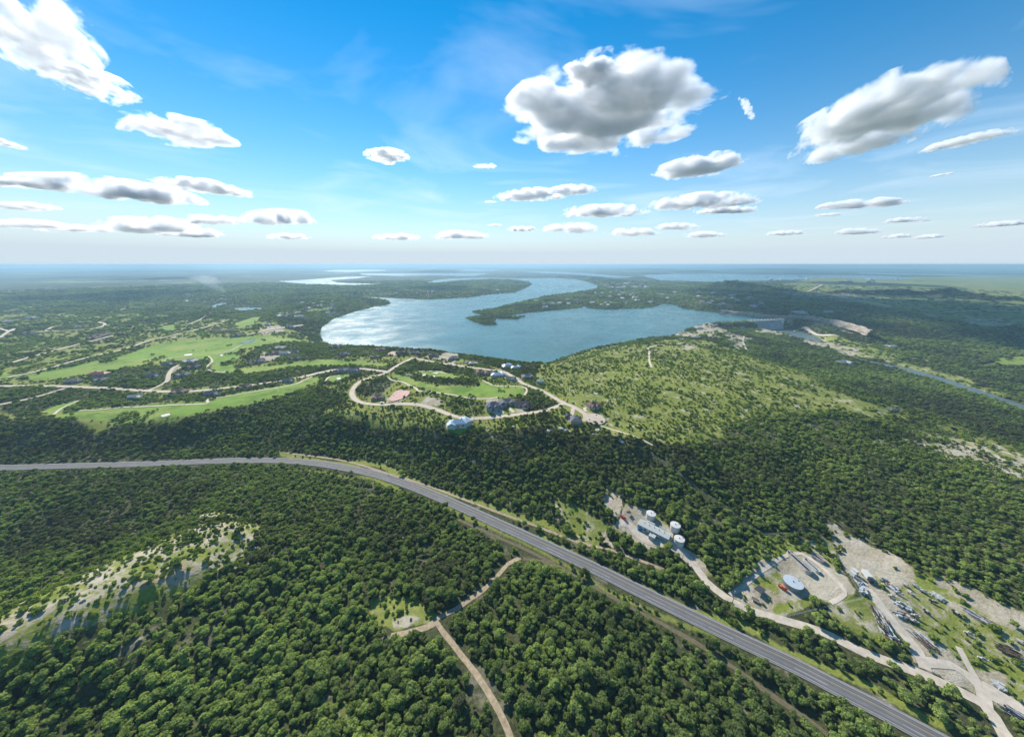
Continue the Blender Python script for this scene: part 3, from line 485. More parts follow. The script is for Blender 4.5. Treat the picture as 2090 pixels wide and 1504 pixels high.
# ------------------------------------------------------------------ mesh helpers
class MB:
    def __init__(s): s.v = []; s.f = []
    def add(s, vs, fs):
        n = len(s.v); s.v += [tuple(v) for v in vs]; s.f += [tuple(i + n for i in f) for f in fs]; return s
    def box(s, c, d, rz=0, taper=1.0):
        cx, cy_, cz = c; a, b, h = d[0] / 2, d[1] / 2, d[2] / 2; ca, sa = math.cos(rz), math.sin(rz); vs = []
        for zz_, k in ((-h, 1), (h, taper)):
            for x, y in ((-a, -b), (a, -b), (a, b), (-a, b)): vs.append((cx + (x * ca - y * sa) * k, cy_ + (x * sa + y * ca) * k, cz + zz_))
        return s.add(vs, [(3, 2, 1, 0), (4, 5, 6, 7), (0, 1, 5, 4), (1, 2, 6, 5), (2, 3, 7, 6), (3, 0, 4, 7)])
    def cyl(s, a, b, r0, r1=None, n=12, cap=True):
        r1 = r0 if r1 is None else r1; a = Vector(a); b = Vector(b); d = (b - a).normalized()
        u = d.orthogonal().normalized(); w_ = d.cross(u); vs = []
        for p, r in ((a, r0), (b, r1)):
            for i in range(n):
                t = 2 * math.pi * i / n; vs.append(p + (u * math.cos(t) + w_ * math.sin(t)) * r)
        fs = [(i, (i + 1) % n, n + (i + 1) % n, n + i) for i in range(n)]
        if cap: fs += [tuple(range(n - 1, -1, -1)), tuple(range(n, 2 * n))]
        return s.add(vs, fs)
    def mesh(s, name, m):
        me = bpy.data.meshes.new(name); me.from_pydata(s.v, [], s.f)
        for mm in (m if isinstance(m, list) else [m]): me.materials.append(mm)
        me.update(); return me
    def build(s, name, m, parent=None): return obj(name, s.mesh(name, m), parent)
def obj(name, me, parent=None, loc=None):
    o = bpy.data.objects.new(name, me); COL.objects.link(o)
    if parent: o.parent = parent
    if loc: o.location = loc
    return o
def tag(o, label=None, cat=None, group=None, kind=None):
    if label: o['label'] = label
    if cat: o['category'] = cat
    if group: o['group'] = group
    if kind: o['kind'] = kind
    return o
def thing(name, loc, rz=0, label=None, cat=None, group=None):
    o = bpy.data.objects.new(name, None); COL.objects.link(o); o.location = loc; o.rotation_euler = (0, 0, rz); o.empty_display_size = 1
    return tag(o, label, cat, group)
def copy_thing(o, loc, rz=0, scale=1, label=None, group=None, kids=None):
    c = o.copy(); COL.objects.link(c); c.location = loc; c.rotation_euler = (0, 0, rz); c.scale = (scale,) * 3 if np.isscalar(scale) else scale
    if label: c['label'] = label
    if group: c['group'] = group
    for ch, subs in kids:
        d = ch.copy(); COL.objects.link(d); d.parent = c
        for s_ in subs:
            e = s_.copy(); COL.objects.link(e); e.parent = d
    return c
def kids_of(root):
    al = list(COL.objects); return [(c, [g for g in al if g.parent is c]) for c in al if c.parent is root]
def grounded(u, v, dz=0):
    x, y = at1(u, v); return (x, y, hgt(np.float64(x), np.float64(y)) + dz)
def bigmesh(name, V, Fq, m, smooth=True):
    me = bpy.data.meshes.new(name); me.vertices.add(len(V)); me.vertices.foreach_set('co', V.astype(np.float32).ravel())
    k = Fq.shape[1]; me.loops.add(len(Fq) * k); me.loops.foreach_set('vertex_index', Fq.astype(np.int32).ravel())
    me.polygons.add(len(Fq)); me.polygons.foreach_set('loop_start', np.arange(0, len(Fq) * k, k, dtype=np.int32))
    me.update(calc_edges=True)
    if smooth: me.polygons.foreach_set('use_smooth', np.ones(len(Fq), bool))
    me.materials.append(m); return me

# ------------------------------------------------------------------ terrain sheet
V = np.stack([X, Y, ZG], -1).reshape(-1, 3)
I = np.arange(nr * na).reshape(nr, na)
Q = np.stack([I[:-1, :-1], I[:-1, 1:], I[1:, 1:], I[1:, :-1]], -1).reshape(-1, 4)[:, ::-1]
me = bigmesh('ground', V, Q, M['ground'])
cv = cover(X, Y)
for _ in range(3):
    cb = cv.copy(); cb[1:-1, 1:-1] = (cv[1:-1, 1:-1] * 2 + cv[:-2, 1:-1] + cv[2:, 1:-1] + cv[1:-1, :-2] + cv[1:-1, 2:]) / 6; cv = cb
RG = np.exp(L)
TREE_FAR = 5200.0
canopy = sstep(2600, TREE_FAR * .8, RG)
ca = me.color_attributes.new('cover', 'FLOAT_COLOR', 'POINT'); ca.data.foreach_set('color', cv.reshape(-1).astype(np.float32))
at_ = me.attributes.new('canopy', 'FLOAT', 'POINT'); at_.data.foreach_set('value', canopy.reshape(-1).astype(np.float32))
g_ = obj('ground', me); tag(g_, kind='structure')
def water(name, polys, lev, m):
    k = np.zeros(X.shape, bool)
    for P in polys: k |= inside(X, Y, P) | ((pdist(X, Y, P, True) < 25) & (ZG < lev + 3))
    q = k[:-1, :-1] | k[:-1, 1:] | k[1:, 1:] | k[1:, :-1]
    fq = np.stack([I[:-1, :-1][q], I[:-1, 1:][q], I[1:, 1:][q], I[1:, :-1][q]], -1)[:, ::-1]
    us, inv = np.unique(fq, return_inverse=True); vv = V[us].copy(); vv[:, 2] = lev
    o = obj(name, bigmesh(name, vv, inv.reshape(fq.shape), m)); tag(o, kind='structure')
water('lake_water', LAKES, LAKE_Z, M['lake']); water('river_water', RIVERS, RIVER_Z, M['river'])

# ------------------------------------------------------------------ roads and tracks
def smooth_line(pts, step):
    P = np.array(pts); n = len(P); o = []
    for i in range(n - 1):
        p0, p1, p2, p3 = P[max(i - 1, 0)], P[i], P[i + 1], P[min(i + 2, n - 1)]
        k = max(2, int(np.linalg.norm(p2 - p1) / step))
        for j in range(k):
            t = j / k; o.append(.5 * ((2 * p1) + (-p0 + p2) * t + (2 * p0 - 5 * p1 + 4 * p2 - p3) * t * t + (-p0 + 3 * p1 - 3 * p2 + p3) * t ** 3))
    o.append(P[-1]); return np.array(o)
ROADS_ALL = []
def strip(line, width, off=0, lift=.15, jit=0, seed=0):
    T = np.gradient(line, axis=0); T /= np.linalg.norm(T, axis=1)[:, None] + 1e-9; Nn = np.stack([T[:, 1], -T[:, 0]], -1)
    r = np.linalg.norm(line, axis=1)
    rows = []; K = 5
    for j in range(K):
        s_ = off + (j / (K - 1) - .5) * width
        e = 1 + (jit * fbm(line[:, 0] / 9 + 50 * (j > 2), line[:, 1] / 9, seed + 5, 3) if j in (0, K - 1) else 0)
        p = line + Nn * (s_ * e if np.ndim(e) == 0 else (s_ * e)[:, None]); rows.append(p)
    Pm = np.stack(rows, 1); zz_ = hgt(Pm[..., 0], Pm[..., 1]) + lift + (r[:, None] * .0004 + np.maximum(r[:, None] - 650, 0) * .0014)
    VV = np.concatenate([Pm, zz_[..., None]], -1).reshape(-1, 3); n = len(line); J = np.arange(n * K).reshape(n, K)
    QQ = np.stack([J[:-1, :-1], J[:-1, 1:], J[1:, 1:], J[1:, :-1]], -1).reshape(-1, 4)
    return VV, QQ
def road(name, px, width, m, jit=0, clear=2.5, lift=.08, step=6):
    ln = smooth_line(atp(px), step); VV, QQ = strip(ln, width, 0, lift, jit, len(ROADS_ALL))
    o = obj(name, bigmesh(name, VV, QQ[:, ::-1], m)); tag(o, kind='structure'); ROADS_ALL.append((ln[::max(1, int(8 / step))], width / 2 + clear)); return ln, o
HW = [(-500,962),(-250,960),(0,955),(150,951),(300,947),(450,941),(560,940),(640,945),(720,958),(780,972),(860,1000),(960,1043),(1100,1107),(1210,1158),(1300,1203),(1420,1262),(1520,1310),(1620,1357),(1720,1409),(1793,1446),(1893,1500),(2010,1562)]
hl, _ = road('highway_shoulder', HW, 10.8, M['shoulder'], clear=3.2, lift=.25)
def hstrip(name, wd, off, m, lift, dash=None):
    VV, QQ = strip(hl, wd, off, lift)
    if dash:
        n = len(QQ) // 4; keep = np.repeat((np.arange(n) % dash) < max(1, dash // 3), 4); QQ = QQ[keep]
    o = obj(name, bigmesh(name, VV, QQ[:, ::-1], m)); tag(o, kind='structure')
hstrip('highway', 9.0, 0, M['asphalt'], .36)
hstrip('road_marking', .15, -4.05, M['white_line'], .46); hstrip('road_marking', .15, 4.05, M['white_line'], .46)
hstrip('road_marking', .14, 1.8, M['white_line'], .46, 6); hstrip('road_marking', .22, -1.2, M['yellow_line'], .46)
wheel = mat('tyre_worn_asphalt', (.115, .115, .12), .8, noise=.15, nscale=.1)
for off in (-3.3, -2.0, .4, 3.1): hstrip('worn_lane', .8, off, wheel, .41)
road('dirt_track', [(1055,1560),(1042,1504),(1025,1465),(1010,1435),(975,1380),(940,1335),(925,1315),(905,1290),(893,1272),(893,1262),(930,1243),(960,1222),(985,1205),(1020,1170),(1035,1152),(1062,1138)], 3.2, M['dirt'], .25, 2.8)
road('dirt_track', ZE([(940,740),(880,775),(790,800),(700,825),(640,840)]), 3.5, M['dirt'], .5, 1.5)
road('dirt_track', [(1068,1140),(1130,1152),(1200,1190),(1260,1225),(1330,1262),(1400,1300),(1480,1350),(1560,1408),(1640,1462),(1690,1500)], 3.0, M['dirt2'], .35, 1.8)
road('dirt_track', [(935,1060),(1000,1090),(1060,1115),(1130,1150)], 3, M['dirt2'], .3, 3)
road('dirt_track', [(585,925),(700,940),(790,966),(880,994),(985,1034),(1090,1072),(1180,1106),(1240,1120),(1290,1138),(1355,1163)], 2.6, M['dirt'], .4, 2)
road('gravel_road', [(1340,1085),(1385,1125),(1415,1150),(1440,1185),(1480,1218),(1520,1240),(1560,1255),(1650,1280),(1700,1300),(1760,1330),(1880,1375),(1960,1412),(2010,1440),(2035,1475),(2055,1510),(2080,1560)], 5.5, M['gravel'], .12, 2)
road('gravel_road', ZA([(460,600),(600,640),(760,820),(960,880),(1180,940),(1350,1060),(1500,1200)]), 7, M['gravel'], .2, 1)
road('gravel_road', ZC([(200,400),(300,520),(400,640),(520,790),(610,900),(680,1040)]), 6, M['gravel'], .3, 1)
road('gravel_road', ZB([(0,1050),(180,940),(420,740),(620,600),(800,500),(1000,480),(1250,640),(1450,820),(1600,1000),(1560,1080),(1400,1160)]), 2.6, M['gravel'], .4, 1)
road('gravel_road', ZC([(640,980),(860,1010),(1050,1160),(1090,1290),(1240,1504)]), 5, M['gravel'], .3, 1)
road('gravel_road', ZC([(900,880),(960,990),(1040,1130)]), 3, M['gravel'], .3, 1)
road('gravel_road', ZC([(1080,1180),(1230,1260),(1400,1380),(1600,1500)]), 9, M['gravel'], .3, 1)
LOOP = Z4([(1850,975),(1780,945),(1720,905),(1640,872),(1560,825),(1490,790),(1420,765),(1360,735),(1290,690),(1180,670),(1060,655),(960,640),(860,625),(780,610),(725,600)])
road('neighbourhood_road', LOOP, 7, M['caliche'], 0, 2)
road('neighbourhood_road', Z4([(1640,875),(1600,895),(1500,925),(1350,945),(1200,962),(1040,965),(960,948),(880,918),(760,885),(640,880),(460,880),(385,860),(355,825),(360,790),(400,745),(480,715),(560,690),(640,640),(725,600)]), 7.5, M['caliche'], 0, 2)
road('neighbourhood_road', Z4([(570,685),(500,675),(400,665),(240,672),(150,690),(30,720)]), 8, M['caliche'], 0, 2)
road('neighbourhood_road', Z3([(2090,665),(1960,690),(1800,725),(1600,755),(1400,780),(1200,800),(1000,805),(900,800),(700,788),(500,778),(300,772),(0,772),(-300,770)]), 8, M['caliche'], 0, 2)
road('neighbourhood_road', Z3([(900,800),(980,765),(1020,740),(1030,700),(1060,660),(1110,635)]), 6.5, M['caliche'], 0, 2)
road('neighbourhood_road', Z3([(400,785),(250,830),(150,855),(0,885),(-200,930)]), 6, M['caliche'], 0, 2)
road('neighbourhood_road', Z3([(50,720),(200,690),(350,650),(550,595),(750,550),(900,500),(1050,465),(1200,430),(1350,385),(1450,370)]), 8, M['caliche'], 0, 2)
road('neighbourhood_road', Z3([(40,640),(250,580),(480,520),(700,465)]), 8, M['caliche'], 0, 2)
road('neighbourhood_road', Z3([(0,480),(90,425),(60,440),(0,422)]), 8, M['caliche'], 0, 2)
road('neighbourhood_road', Z3([(120,455),(290,440),(420,435),(560,425),(620,412),(640,395),(605,385),(640,378)]), 8, M['caliche'], 0, 2)
road('neighbourhood_road', Z3([(285,440),(320,415),(385,402)]), 7, M['caliche'], 0, 2)
road('neighbourhood_road', Z3([(1480,465),(1600,440),(1700,420),(1850,400)]), 8, M['caliche'], 0, 2)
road('neighbourhood_road', Z3([(20,320),(120,305),(200,292)]), 9, M['caliche'], 0, 2)
road('neighbourhood_road', Z3([(670,325),(760,303),(850,290)]), 9, M['caliche'], 0, 2)
road('neighbourhood_road', Z3([(0,590),(200,560),(350,545)]), 6, M['caliche'], 0, 2)
road('neighbourhood_road', Z3([(1140,412),(1180,385),(1260,345)]), 8, M['caliche'], 0, 2)
road('neighbourhood_road', Z3([(1300,392),(1380,372)]), 8, M['caliche'], 0, 2)
road('driveway', Z4([(1700,905),(1698,930),(1690,955),(1680,985)]), 5, M['caliche'])
road('driveway', Z4([(1770,945),(1775,965),(1765,985)]), 5, M['caliche'])
road('driveway', Z4([(1030,965),(1040,985),(1030,1005)]), 8, M['caliche'])
road('driveway', Z4([(1190,885),(1225,930),(1260,945)]), 7, M['path'])
road('driveway', Z4([(1260,895),(1268,940)]), 5, M['path'])
road('driveway', Z4([(1310,905),(1340,930)]), 5, M['path'])
road('driveway', Z4([(1780,925),(1770,905),(1800,900)]), 4, M['path'])
for p in (Z4([(560,712),(600,735),(660,745),(700,765),(745,785),(760,800),(850,808),(970,825),(1080,845),(1200,845),(1240,838)]), Z4([(1150,735),(1230,768),(1390,775),(1418,800),(1400,830)]),
          Z4([(745,690),(770,680),(860,680),(930,695)]), Z4([(10,760),(60,735),(110,715)]), Z4([(190,745),(215,715),(280,705)]), Z3([(440,925),(600,915),(750,900),(900,895),(1000,890),(1250,880),(1270,850),(1400,830),(1600,795),(1800,760),(1850,735)]),
          Z3([(1270,590),(1295,620),(1265,650),(1285,680),(1370,690)]), Z3([(1300,582),(1400,560),(1480,520),(1600,495)]), Z3([(330,945),(380,905),(480,860)]), Z3([(980,640),(1050,600),(1150,590)])):
    road('cart_path', p, 3.2, M['path'], 0, 1)
road('valley_road', Z5([(770,200),(860,155)]), 14, M['caliche'], 0, 2); road('valley_road', Z5([(700,200),(900,215),(1000,240),(1290,295)]), 10, M['path'], .2, 2)
road('valley_road', Z5([(1600,325),(1750,318),(2090,322)]), 9, M['path'], 0, 2)
road('valley_road', Z8([(560,310),(700,372),(805,395),(800,440),(840,535)]), 5, M['gravel'], .1, 2); road('valley_road', Z8([(1250,300),(1350,330),(1480,380),(1690,402)]), 8, M['gravel'], .1, 2)
road('valley_road', [(1395,700),(1330,708),(1325,720),(1325,735),(1330,750)], 4, M['path'], .2, 1)
road('hill_track', ZE([(-1900,0),(-1900,1)]) if 0 else [(1212,862),(1260,880),(1340,912)], 2.5, M['path'], .3, 1)
# cul-de-sac
x, y = at1(*Z4([(1835,972)])[0]); mb = MB(); n = 40; ring = [(x + 13 * math.cos(2 * math.pi * i / n), y + 13 * math.sin(2 * math.pi * i / n)) for i in range(n)]
mb.add([(a, b, hgt(np.float64(a), np.float64(b)) + 1.1) for a, b in ring], [tuple(range(n))]); tag(mb.build('cul_de_sac', M['caliche']), kind='structure')
def road_clear(x, y):
    ok = np.ones(x.shape, bool)
    for ln, hwid in ROADS_ALL:
        mn = ln.min(0) - hwid; mxx = ln.max(0) + hwid
        k = np.nonzero((x > mn[0]) & (x < mxx[0]) & (y > mn[1]) & (y < mxx[1]))[0]
        if len(k): ok[k] &= pdist(x[k], y[k], ln) > hwid
    return ok
KEEP = []        # (x, y, radius) around built things, kept free of trees
def cliff(px, ztop, depth, seed):
    ln = smooth_line([tuple(map(float, onplane(u, v, ztop))) for u, v in px], 6); n = len(ln); K = 12; T = np.gradient(ln, axis=0); T /= np.linalg.norm(T, axis=1)[:, None]
    Nn = np.stack([T[:, 1], -T[:, 0]], -1); s_ = np.cumsum(np.r_[0, np.linalg.norm(np.diff(ln, axis=0), axis=1)]); rows = []
    for j in range(K):
        f = j / (K - 1); st = math.floor(f * 5) / 5; jag = fbm(s_ / 22 + 9 * st, s_ * 0 + j * .6, seed, 4) * 7 + fbm(s_ / 70, s_ * 0, seed + 3, 2) * 8
        p = ln + Nn * (st * 5 + jag * (0.3 + f))[:, None] - Nn * (8 if j == 0 else 0); rows.append(np.column_stack([p, ztop - f * depth + fbm(s_ / 30, s_ * 0 + 5, seed + 7, 3) * 4 * (j < 3)]))
    Pm = np.stack(rows, 1).reshape(-1, 3); J = np.arange(n * K).reshape(n, K); QQ = np.stack([J[:-1, :-1], J[:-1, 1:], J[1:, 1:], J[1:, :-1]], -1).reshape(-1, 4)
    o = obj('cliff', bigmesh('cliff', Pm, QQ, cliffm, False)); tag(o, kind='structure')
cliffm = mat('banded_limestone_cliff', (.30, .255, .21), .95, noise=.45, nscale=.09)
cliff([(1470,633),(1520,638),(1570,642),(1610,645),(1640,645),(1665,648),(1700,653),(1740,662),(1775,674)], 3, 20, 5)
# ------------------------------------------------------------------ buildings and other built things
def z_at(x, y): return float(hgt(np.float64(x), np.float64(y)))
def heading(p, q):                         # world angle of the line between two photo pixels on the ground
    a, b = at1(*p), at1(*q); return math.atan2(b[1] - a[1], b[0] - a[0]), math.hypot(b[0] - a[0], b[1] - a[1])
def hip(mb, cx, cy_, z, w_, d, h, ov=.5, gable=False, rz=0):
    a, b = w_ / 2 + ov, d / 2 + ov; k = a if gable else max(a - b, 0.01); ca, sa = math.cos(rz), math.sin(rz)
    if a < b and not gable: pass
    vs = [(-a, -b, 0), (a, -b, 0), (a, b, 0), (-a, b, 0), (-k, 0, h), (k, 0, h), (-a, -b, -.25), (a, -b, -.25), (a, b, -.25), (-a, b, -.25)]
    vs = [(cx + x * ca - y * sa, cy_ + x * sa + y * ca, z + q) for x, y, q in vs]
    return mb.add(vs, [(0, 1, 5, 4), (1, 2, 5), (2, 3, 4, 5), (3, 0, 4), (6, 7, 1, 0), (7, 8, 2, 1), (8, 9, 3, 2), (9, 6, 0, 3), (9, 8, 7, 6)])
def gable_walls(mb, cx, cy_, z, w_, d, h, rz=0):
    ca, sa = math.cos(rz), math.sin(rz)
    for s_ in (-1, 1):
        vs = [(s_ * (w_ / 2 - .05), -d / 2, 0), (s_ * (w_ / 2 - .05), d / 2, 0), (s_ * (w_ / 2 - .05), 0, h * .93)]
        mb.add([(cx + x * ca - y * sa, cy_ + x * sa + y * ca, z + q) for x, y, q in vs], [(0, 1, 2)])
def house(style, roofm, wallm, sc_=1.0):
    """style: list of blocks (cx, cy, w, d, wall height, roof height, gable?, rotation)"""
    t = thing('house', (0, 0, 0)); wl = MB(); rf = MB(); tr = MB()
    for cx, cy_, w_, d, h, rh, gb, rz in style:
        wl.box((cx, cy_, h / 2 - 1), (w_, d, h + 2), rz); hip(rf, cx, cy_, h, w_, d, rh, .55, gb, rz)
        if gb: gable_walls(wl, cx, cy_, h, w_, d, rh, rz)
    wl.build('wall', wallm, t); r_ = rf.build('roof', roofm, t)
    c0 = style[0]; MB().box((c0[0] + c0[2] * .22, c0[1] + c0[3] * .12, c0[4] + c0[5] * .8), (1.2, .9, 2.4)).build('chimney', M['stone'], r_)
    cx, cy_, w_, d, h, rh, gb, rz = c0
    for s_ in (-1, 1):
        for k in range(3):
            if s_ == -1 and k == 1:
                dr = MB().box((cx, cy_ - d / 2 - .04, 1.1), (1.3, .10, 2.2)).build('door', M['wood'], t); continue
            xw = cx + (k - 1) * w_ * .3
            f = MB().box((xw, cy_ + s_ * (d / 2 + .03), 1.8), (2.1, .08, 1.6)).build('window', M['trim'], t); MB().box((xw, cy_ + s_ * (d / 2 + .08), 1.8), (1.8, .06, 1.3)).build('pane', M['glass'], f)
    return t
STY = [ [(0,0,19,11,3.6,3.4,False,0),(-5,-6,7,8,3.6,2.6,True,math.pi/2),(6,-4.5,6,7,3.4,2.2,True,math.pi/2)],
        [(0,0,17,10,3.4,3.2,True,0),(6.5,-5,9,7,3.3,2.4,True,math.pi/2)],
        [(0,0,15,12,5.4,4.0,False,0),(-3.5,-6,6,5,5.4,2.6,True,math.pi/2),(3.6,-6,5,4,5.2,2.2,True,math.pi/2),(10,1,7,8,3.2,2.2,False,0)],
        [(0,0,22,9,3.2,2.4,False,0),(-8,5,8,7,3.2,2.2,False,0)] ]
ROOT = {}
def place_house(sty, ri, u, v, rz, s_, label, group=None, wall='stone', rad=11, name='house'):
    key = (sty, ri, wall)
    rm = ri if not isinstance(ri, int) else M['roofs'][ri]
    x, y = at1(u, v); KEEP.append((x, y, rad * s_)); z = z_at(x, y)
    if key not in ROOT:
        t = house(STY[sty], rm, M[wall]); t.location = (x, y, z); t.rotation_euler = (0, 0, rz); t.scale = (s_,) * 3; tag(t, label, 'house', group); ROOT[key] = (t, kids_of(t)); return t
    t, k = ROOT[key]; return copy_thing(t, (x, y, z), rz, s_, label, group, k)
NEARH = [
 (2,1,1006,834,.1,1.0,'blue-grey two storey house with white trimmed gables beside the paved drive','wallgrey'),
 (0,0,1034,823,.15,.95,'purple-grey hip roofed house second from the left in the loop road row','stone'),
 (1,5,1066,828,-.35,1.0,'dark gabled house with red earth beside it, rightmost in the loop road row','stone'),
 (2,2,1209,832,.3,.85,'brown roofed house standing alone right of the upper road','stone'),
 (0,0,1172,859,1.45,.75,'grey house below the road beside the cul-de-sac','stone'),(1,5,1158,851,1.2,.45,'small dark outbuilding left of the grey house near the cul-de-sac','wallgrey'),
 (0,2,772,813,.2,.8,'red-brown house inside the left bend of the loop road','stone'),
 (0,0,1076,771,.1,.9,'charcoal grey house just left of the round green tank','stone'),(1,0,1043,775,-.3,.8,'pale grey gabled house on the upper road below the bright roofs','trim'),
 (2,2,980,763,.2,.8,'dark brown roofed house above the right end of the fairway','stone'),(0,2,998,763,.1,.8,'lower brown house right of the dark brown roofed one','stone'),
 (0,3,965,743,.1,.7,'blue-grey roofed house in trees above the fairway','stone'),(1,3,948,741,.1,.4,'small white cottage among trees near the shore','trim'),(1,3,836,767,.1,.4,'tiny pale hut at the left tip of the centre fairway','trim'),
 (0,0,926,733,.1,.9,'grey house on the shore at the end of the row','stone'),(0,5,885,727,.1,.9,'charcoal house on the shore left of the grey end house','stone'),(1,0,848,722,.1,.9,'grey shore house right of the building plot','stone'),
 (0,5,818,721,.1,.9,'dark roofed shore house behind the road junction','stone'),(0,2,765,730,.2,.8,'red-brown roofed house below the shore row','stone'),(0,2,776,716,.1,1.0,'brown roofed house in the shore row, right of its middle','stone'),(1,5,750,713,.1,1.0,'black roofed house in the shore row','stone'),
 (0,0,720,711,.1,1.0,'grey roofed house in the shore row, left part','stone'),(2,0,700,726,.1,.9,'grey two storey house left of the red-brown one','stone'),(0,5,684,711,.1,1.0,'leftmost dark house of the shore row','stone'),
 (0,0,697,758,.1,.9,'grey roofed house on the spur road behind the trees','trim'),(1,0,722,758,.1,.9,'grey gabled house right of the other on the spur road','trim'),
 (0,2,566,722,.1,1.0,'brown roofed villa at the end of the fairway cluster','stone'),(1,3,583,723,.3,1.0,'white roofed villa right of the brown one in the fairway cluster','trim'),(0,3,573,712,-.1,1.0,'pale roofed villa at the back of the fairway cluster','stone'),
 (2,0,529,741,.1,.9,'grey roofed house in front of the fairway cluster','stone'),(0,5,603,734,.1,.9,'dark roofed house right below the fairway cluster','stone'),(1,1,605,720,.1,.8,'slate roofed house right of the fairway cluster','stone'),
 (1,1,589,779,.2,.8,'grey gabled house at the right end of the lower fairway road','stone'),(0,5,499,792,.2,.8,'dark house hidden in trees above the lower fairway','stone'),(1,1,435,806,.25,.9,'slate gabled house touching the lower fairway','stone'),
 (0,2,368,802,.2,.9,'brown roofed house in trees above the lower fairway','stone'),(1,3,278,812,.3,.8,'pale blue roofed house by the left end of the lower fairway','wallgrey'),(3,4,204,766,.1,1.1,'long red roofed lodge by the road on the left','stone'),
 (0,0,208,777,.1,.8,'grey house below the red roofed lodge','stone'),(3,0,151,780,.1,.9,'low grey house beside the road junction on the left','stone'),(1,1,316,769,.2,.9,'slate roofed house left of the cluster drive','stone'),(0,0,375,767,.2,.9,'grey roofed house right of the cluster drive','stone'),
 (0,3,390,740,.1,1.1,'large pale roofed house at the top of the cluster drive','trim'),(0,5,397,751,.1,.9,'dark house just below the large pale roofed one','stone'),(1,0,345,745,.2,.9,'grey gabled house left of the large pale roofed one','stone'),
 (3,2,444,678,.05,1.4,'long brown roofed clubhouse wing behind the big fairway','stone'),(3,2,472,677,.05,1.2,'second long brown roofed clubhouse wing','stone'),(0,5,484,687,.1,1.0,'dark building in front of the clubhouse wings','stone'),(2,0,591,670,.1,1.0,'grey building at the right end of the car park','stone'),
 (1,3,548,664,.1,.9,'pale roofed building behind the car park','trim'),(0,2,204,688,.1,1.1,'brown house at the end of the upper spur road','stone'),(0,2,214,685,.1,1.0,'rightmost brown house at the end of the upper spur road','stone'),(0,2,194,692,.1,1.0,'leftmost brown house at the end of the upper spur road','stone'),
 (0,5,64,683,.1,1.2,'dark house in the bend of the far left road','stone'),(1,3,163,669,.1,1.0,'white house beside the winding far left road','trim'),(0,2,173,669,.1,1.0,'brown house beside the winding far left road','stone'),
 (1,3,1390,693,0,.5,'tiny white house on the point by the dam','trim'),(3,3,1421,690,.2,1.0,'white building in the trees below the dam','trim'),(3,3,1427,671,.2,1.0,'long white roofed building in front of the dam wall','trim'),(0,3,1513,670,.2,.9,'white roofed building on the flat below the dam wall','trim'),(1,3,1717,742,.2,1.4,'lone white roofed barn in the valley woods','trim'),(3,3,1820,709,.1,1.2,'white shed in the woods beyond the river','trim'),
 (3,3,1632,640,.05,2.0,'large white roofed building on the cliff top above the dam','trim'),(3,3,1692,638,.05,1.4,'long pale roofed shed on the cliff top right of the large one','trim'),(3,0,1823,838,.2,.6,'small dark hut on the open rocky ridge','wallgrey')]
for sty, ri, u, v, rz, s_, lab, wl_ in NEARH: place_house(sty, ri, u, v, rz, s_ * (1.15 if v > 700 else 1.25), lab, None, wl_)
# bright metal roofed houses
for u, v, rz, s_, lab in ((935,868,.15,1.15,'bright pale blue metal roofed house with a green lawn below the loop road'),(1015,768,.1,1.0,'white-blue metal roofed house above the right end of the centre fairway'),(1034,749,.5,.9,'pale blue metal roofed house nearest the water above the upper road'),(1052,752,.2,.8,'white roofed house right of the pale blue one near the shore')):
    STY.append([(0,0,18,10,4.2,3.2,False,0),(8,5,8,13,4,2.6,False,.6),(-7,-4,7,8,4,2.6,True,math.pi/2)]) if len(STY) == 4 else None
    place_house(4, M['rooflb'], u, v, rz, s_, lab, None, 'trim', 13)
# far houses scattered through the woods: groups that share a label
def far_houses(n, poly, label, group, seed, big=1.5):
    g = np.random.default_rng(seed); us = [p[0] for p in poly]; vs = [p[1] for p in poly]; sp = []
    while len(sp) < n:
        u, v = g.uniform(min(us), max(us)), g.uniform(min(vs), max(vs))
        if inside(np.array([u]), np.array([v]), poly)[0]: sp.append((u, v))
    for c, (u, v) in enumerate(sorted(sp)):
        ri = int(g.choice([3, 3, 0, 2])); lab = {3: 'pale', 0: 'grey', 2: 'brown'}[ri] + ' roofed ' + label + ', ' + ordn(c + 1) + ' from the left'
        place_house(int(g.integers(2)), ri, u, v, g.uniform(0, 3), big * g.uniform(.8, 1.3), lab, group, 'trim' if c % 2 else 'stone', 9)
far_houses(46, [(1075,622),(1150,600),(1240,588),(1330,590),(1335,620),(1240,626),(1190,618),(1100,630)], 'house in the woods of the right peninsula', 'houses on the right peninsula', 1)
far_houses(34, [(1340,600),(1480,590),(1560,620),(1540,634),(1400,618),(1345,612)], 'house in the woods behind the right lake arm', 'houses behind the right lake arm', 2)
far_houses(22, [(625,612),(690,615),(700,640),(640,650),(560,660),(540,650),(600,630)], 'house on the wooded ridge left of the lake', 'houses on the left ridge', 3, 1.3)
far_houses(18, [(700,596),(900,590),(1050,585),(1040,592),(900,603),(720,603)], 'house on the wooded middle peninsula', 'houses on the middle peninsula', 4)
far_houses(22, [(1220,578),(1320,576),(1330,590),(1240,590)], 'building of the lakeside town', 'buildings of the lakeside town', 5, 2.6)
far_houses(14, [(10,600),(560,595),(480,640),(10,660)], 'house on the left plain', 'houses on the left plain', 6, 1.5)
far_houses(16, [(1560,563),(1900,572),(1850,580),(1560,577)], 'building on the far right plain', 'buildings on the far right plain', 7, 3.0)
